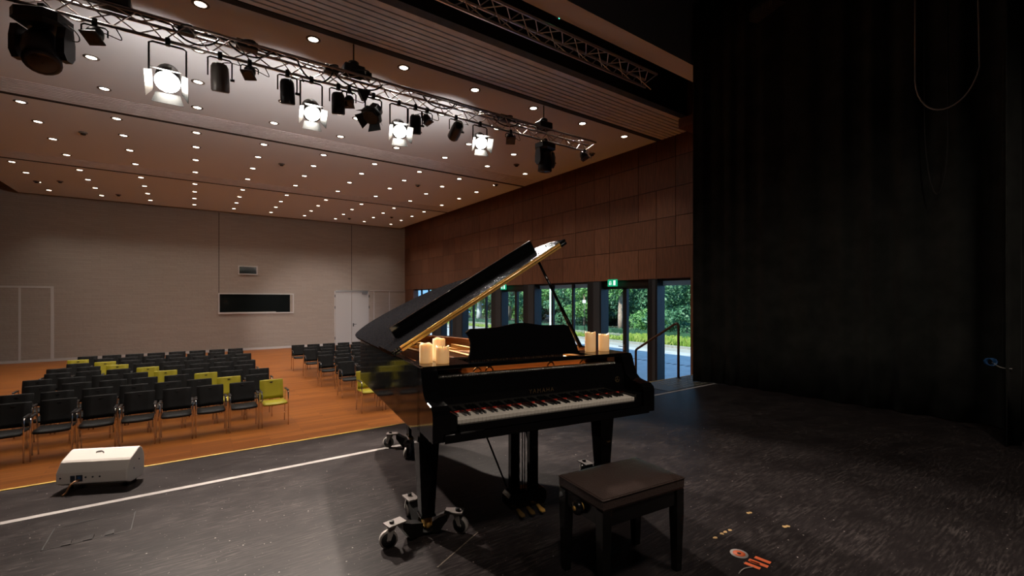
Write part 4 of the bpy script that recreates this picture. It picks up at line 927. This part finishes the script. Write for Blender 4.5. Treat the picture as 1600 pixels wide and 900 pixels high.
dolly(-.33,1.99, ((-112,.29),(160,.20),(30,.24)), 'three-wheeled dolly under the rear piano leg')

# ------------------------------------------------ candles on the piano
def candle(x, y, h, label, rz):
    w = pw(x, y, 1.0237); t = thing('pillar_candle', label, 'candle', w, rz, 'pillar candles on the piano'); r = .0385; n = 28; rg = random.Random(int(x*1000))
    rings = []
    for k, (rr, z) in enumerate(((r*.96,0),(r,.003),(r,h*.3),(r,h*.6),(r,h-.006))): rings.append([(rr*math.cos(a_*2*math.pi/n), rr*math.sin(a_*2*math.pi/n), z) for a_ in range(n)])
    rim = [.004*math.sin(a_*2*math.pi/n*2+x*9)+.0025*math.sin(a_*2*math.pi/n*5) for a_ in range(n)]
    for rr, dz in ((r*.97,0),(r*.90,-.001),(r*.82,-.010),(r*.30,-.014)): rings.append([(rr*math.cos(a_*2*math.pi/n), rr*math.sin(a_*2*math.pi/n), h+dz+rim[a_]*(rr/r)) for a_ in range(n)])
    MB().rings(rings, smooth=True).build('wax', M['wax'], t)
    MB().tube([(0,0,h-.016),(.001,0,h-.004),(.003,.001,h+.003)], .0016, 6).build('wick', M['cable'], t)
candle(-.682,.345,.112,'cream pillar candle farthest left on the piano',.3)
candle(-.585,.40,.135,'tall cream pillar candle standing behind two others at left',1.1)
candle(-.600,.285,.100,'cream pillar candle in front, nearest the music desk at left',2.2)
candle(.535,.365,.140,'taller cream candle right of the music desk',.7)
candle(.650,.355,.122,'shorter cream candle at the right end of the piano',1.9)

# ================================================================== bench
B = thing('piano_bench', 'black adjustable piano bench with brown-black leather seat', 'bench', (1.816,1.575,0), R(-5.7)); bw, bd = .272, .170
b = MB(); n = 13; vs = []; fs = []
for i in range(n):
    for j in range(n):
        u, v = -1+2*i/(n-1), -1+2*j/(n-1); e = max(abs(u),abs(v)); k = 1-.035*e**8
        vs.append((u*(bw+.004)*k, v*(bd+.004)*k, .500-.016*e**6 + .008*(1-u*u)*(1-v*v)))
for i in range(n-1):
    for j in range(n-1): a_ = i*n+j; fs.append((a_,a_+n,a_+n+1,a_+1))
b.add(vs, fs, True); edge = [i*n for i in range(n)] + [(n-1)*n+j for j in range(1,n)] + [i*n+n-1 for i in range(n-2,-1,-1)] + [j for j in range(n-2,0,-1)]
r0 = [vs[e] for e in edge]; b.rings([r0,[(x*1.02,y*1.02,.475) for x,y,z in r0],[(x*1.02,y*1.02,.435) for x,y,z in r0],[(x,y,.425) for x,y,z in r0]], caps=False)
b.add([(x,y,.425) for x,y,z in r0], [tuple(range(len(r0)))]); cu = b.build('cushion', M['leather'], B)
b = MB(); rr_ = [Vector((x*1.022,y*1.022,.478)) for x,y,z in r0]; b.tube(rr_+[rr_[0]], .0035, 6); b.build('piping', M['leather'], cu)
b = MB(); b.box((-bw+.01,-bd+.01,.345),(bw-.01,bd-.01,.424)); b.build('apron', M['ebony'], B, bevel=.003)
for sx_ in (-1,1):
    for sy in (-1,1):
        x, y = sx_*(bw-.026), sy*(bd-.026)
        b = MB(); b.rings([[(x-w,y-w,z),(x+w,y-w,z),(x+w,y+w,z),(x-w,y+w,z)] for w,z in ((.018,0),(.026,.30),(.026,.424))]); b.build('leg', M['ebony'], B, bevel=.002)
for sx_ in (-1,1):
    kb = MB(); kb.lathe([(.018,0),(.018,.012),(.034,.014),(.036,.026),(.030,.040),(.008,.044)], (sx_*(bw-.012),0,.385), (sx_,0,0), 20); k_ = kb.build('height_knob', M['ebony'], B)
    kb = MB(); kb.lathe([(.022,-.002),(.022,.006)], (sx_*(bw-.012),0,.385), (sx_,0,0), 16); kb.lathe([(.012,.042),(.010,.048),(.002,.049)], (sx_*(bw-.012),0,.385), (sx_,0,0), 12); kb.build('knob_ring', M['brass'], k_)

# ================================================================== stage monitor
ang = math.atan2(-.21,.44); mt = thing('stage_monitor', 'white wedge loudspeaker lying near the stage edge at left', 'loudspeaker', (-.80,4.57,0), ang); LW = .455
pr = [(0,.055),(0,.135),(.012,.155),(.04,.200),(.055,.212),(.145,.262),(.16,.264),(.178,.250),(.205,.20),(.21,.16),(.205,.06),(.19,.03),(.05,.03)]
b = MB(); b.rings([[(0,y,z) for y,z in pr],[(LW,y,z) for y,z in pr]]); b.build('cabinet', M['monitor'], mt, bevel=.006)
b = MB(); b.box((.092,-.002,.068),(.122,.004,.115)); b.box((.128,-.002,.072),(.170,.004,.117)); b.mi = 1; b.box((.140,-.004,.085),(.160,.004,.108)); b.build('socket_panel', [M['port'], M['portblue']], mt)
b = MB()
for x in (.03,.19,.235,.28): b.lathe([(.006,-.003),(.0055,.002)], (x,0,.10), (0,1,0), 10)
for y, z in ((.08,.12),(.14,.17)): b.lathe([(.005,-.002),(.005,.003)], (LW,y,z), (1,0,0), 10)
b.build('screws', M['port'], mt)
b = MB(); b.tube([(.21+.03*math.cos(a_), .095+.028*math.sin(a_), .2345+.0285*math.sin(a_)*.555+.001) for a_ in [.5+.25*k for k in range(9)]], .004, 6); b.build('grip_recess', M['castor'], mt)
for x in (.05,LW-.05):
    for y in (.07,.17): MB().lathe([(.015,0),(.015,.032)], (x,y,0), n=10).build('foot', M['rubber'], mt)
b = MB(); b.tube([(.15,.0,.085),(.145,-.035,.085)]+bez((.145,-.035,.085),(.13,-.09,.07),(.115,-.05,.01),(.10,-.085,.006),12), .006, 6); tag(b.build('speaker_cable', M['cablebrown'], None), 'short orange-brown cable hanging from the white wedge loudspeaker', 'cable')
bpy.data.objects['speaker_cable'].location = (-.80,4.57,0); bpy.data.objects['speaker_cable'].rotation_euler = (0,0,ang)

# ================================================================== marks on the stage floor
t = thing('tape_ring', 'round orange and white tape spot on the stage floor', 'floor mark', (2.455,1.295,0))
MB().lathe([(.0005,.0012),(.046,.0012),(.046,0)], n=24).build('white_ring', M['white'], t); MB().lathe([(.0005,.0018),(.032,.0018),(.032,.0012)], n=20).build('orange_disc', M['tape_o'], t); MB().lathe([(.0005,.0024),(.010,.0024),(.010,.0018)], n=12).build('dot', M['void'], t)
b = MB()
def pixfloor(u, v): 
    d = FPX*1.4/(v-467.5); l = d*(u-800)/FPX; return Vector((l*math.cos(YAW)+d*math.sin(YAW), -l*math.sin(YAW)+d*math.cos(YAW), 0))
for (u0,v0,u1,v1,w) in ((1179.5,870.5,1204,880,.013),(1170,874.5,1200,886,.013),(1163.5,879.5,1188,889,.012),(1172,877,1187,882,.008)):
    p, q = pixfloor(u0,v0), pixfloor(u1,v1); d = (q-p).normalized(); s = Vector((-d.y,d.x,0))*w; z = Vector((0,0,.0015))
    b.rings([[p-s,p+s,p+s+z,p-s+z],[q-s,q+s,q+s+z,q-s+z]])
tag(b.build('tape_lettering', M['tape_o']), 'orange tape strips forming letters on the stage floor', 'floor mark')
for pts, lab in (([(1117,840),(1128,834),(1133,831),(1141,828.5)],'row of yellowish tape scraps on the floor right of the bench'),([(1226,823),(1231,822)],'pair of tiny yellowish tape scraps far right of the bench'),([(1172,801),(1170,802)],'tiny yellow tape scrap above the orange tape spot')):
    b = MB(); rg = random.Random(len(lab))
    for (u, v) in pts:
        p = pixfloor(u,v); a0 = rg.uniform(0,6)
        poly = [(p.x+.016*rg.uniform(.5,1.3)*math.cos(a0+k*1.05), p.y+.012*rg.uniform(.5,1.3)*math.sin(a0+k*1.05)) for k in range(6)]; b.prism(poly, 0, .0012)
    tag(b.build('tape_scrap', M['tape_y']), lab, 'floor mark', 'tape scraps on the stage floor')
b = MB(); b.tube([pixfloor(u,v)+Vector((0,0,.003)) for u,v in ((1154.5,897),(1158,892.5),(1163,889),(1170,887.5),(1177,887))], .0025, 5)
tag(b.build('string_end', M['castor']), 'short pale string lying by the orange tape letters', 'string')
for pts, lab in (([(95,854),(99,847),(113,844),(110,851)],'left of the three lifted floor tabs at the stage hatch'),([(129,846),(132,840),(148,836),(144,843)],'middle of the three lifted floor tabs at the stage hatch'),([(163,838),(167,832),(180,828.5),(178,834)],'right of the three lifted floor tabs at the stage hatch')):
    q = [pixfloor(u,v) for u,v in pts]; b = MB(); b.rings([[(p.x,p.y,.0) for p in q],[(p.x,p.y,z) for p,z in zip(q,(.004,.008,.008,.004))]])
    tag(b.build('floor_tab', M['stage']), lab, 'floor tab', 'floor tabs at the hatch')
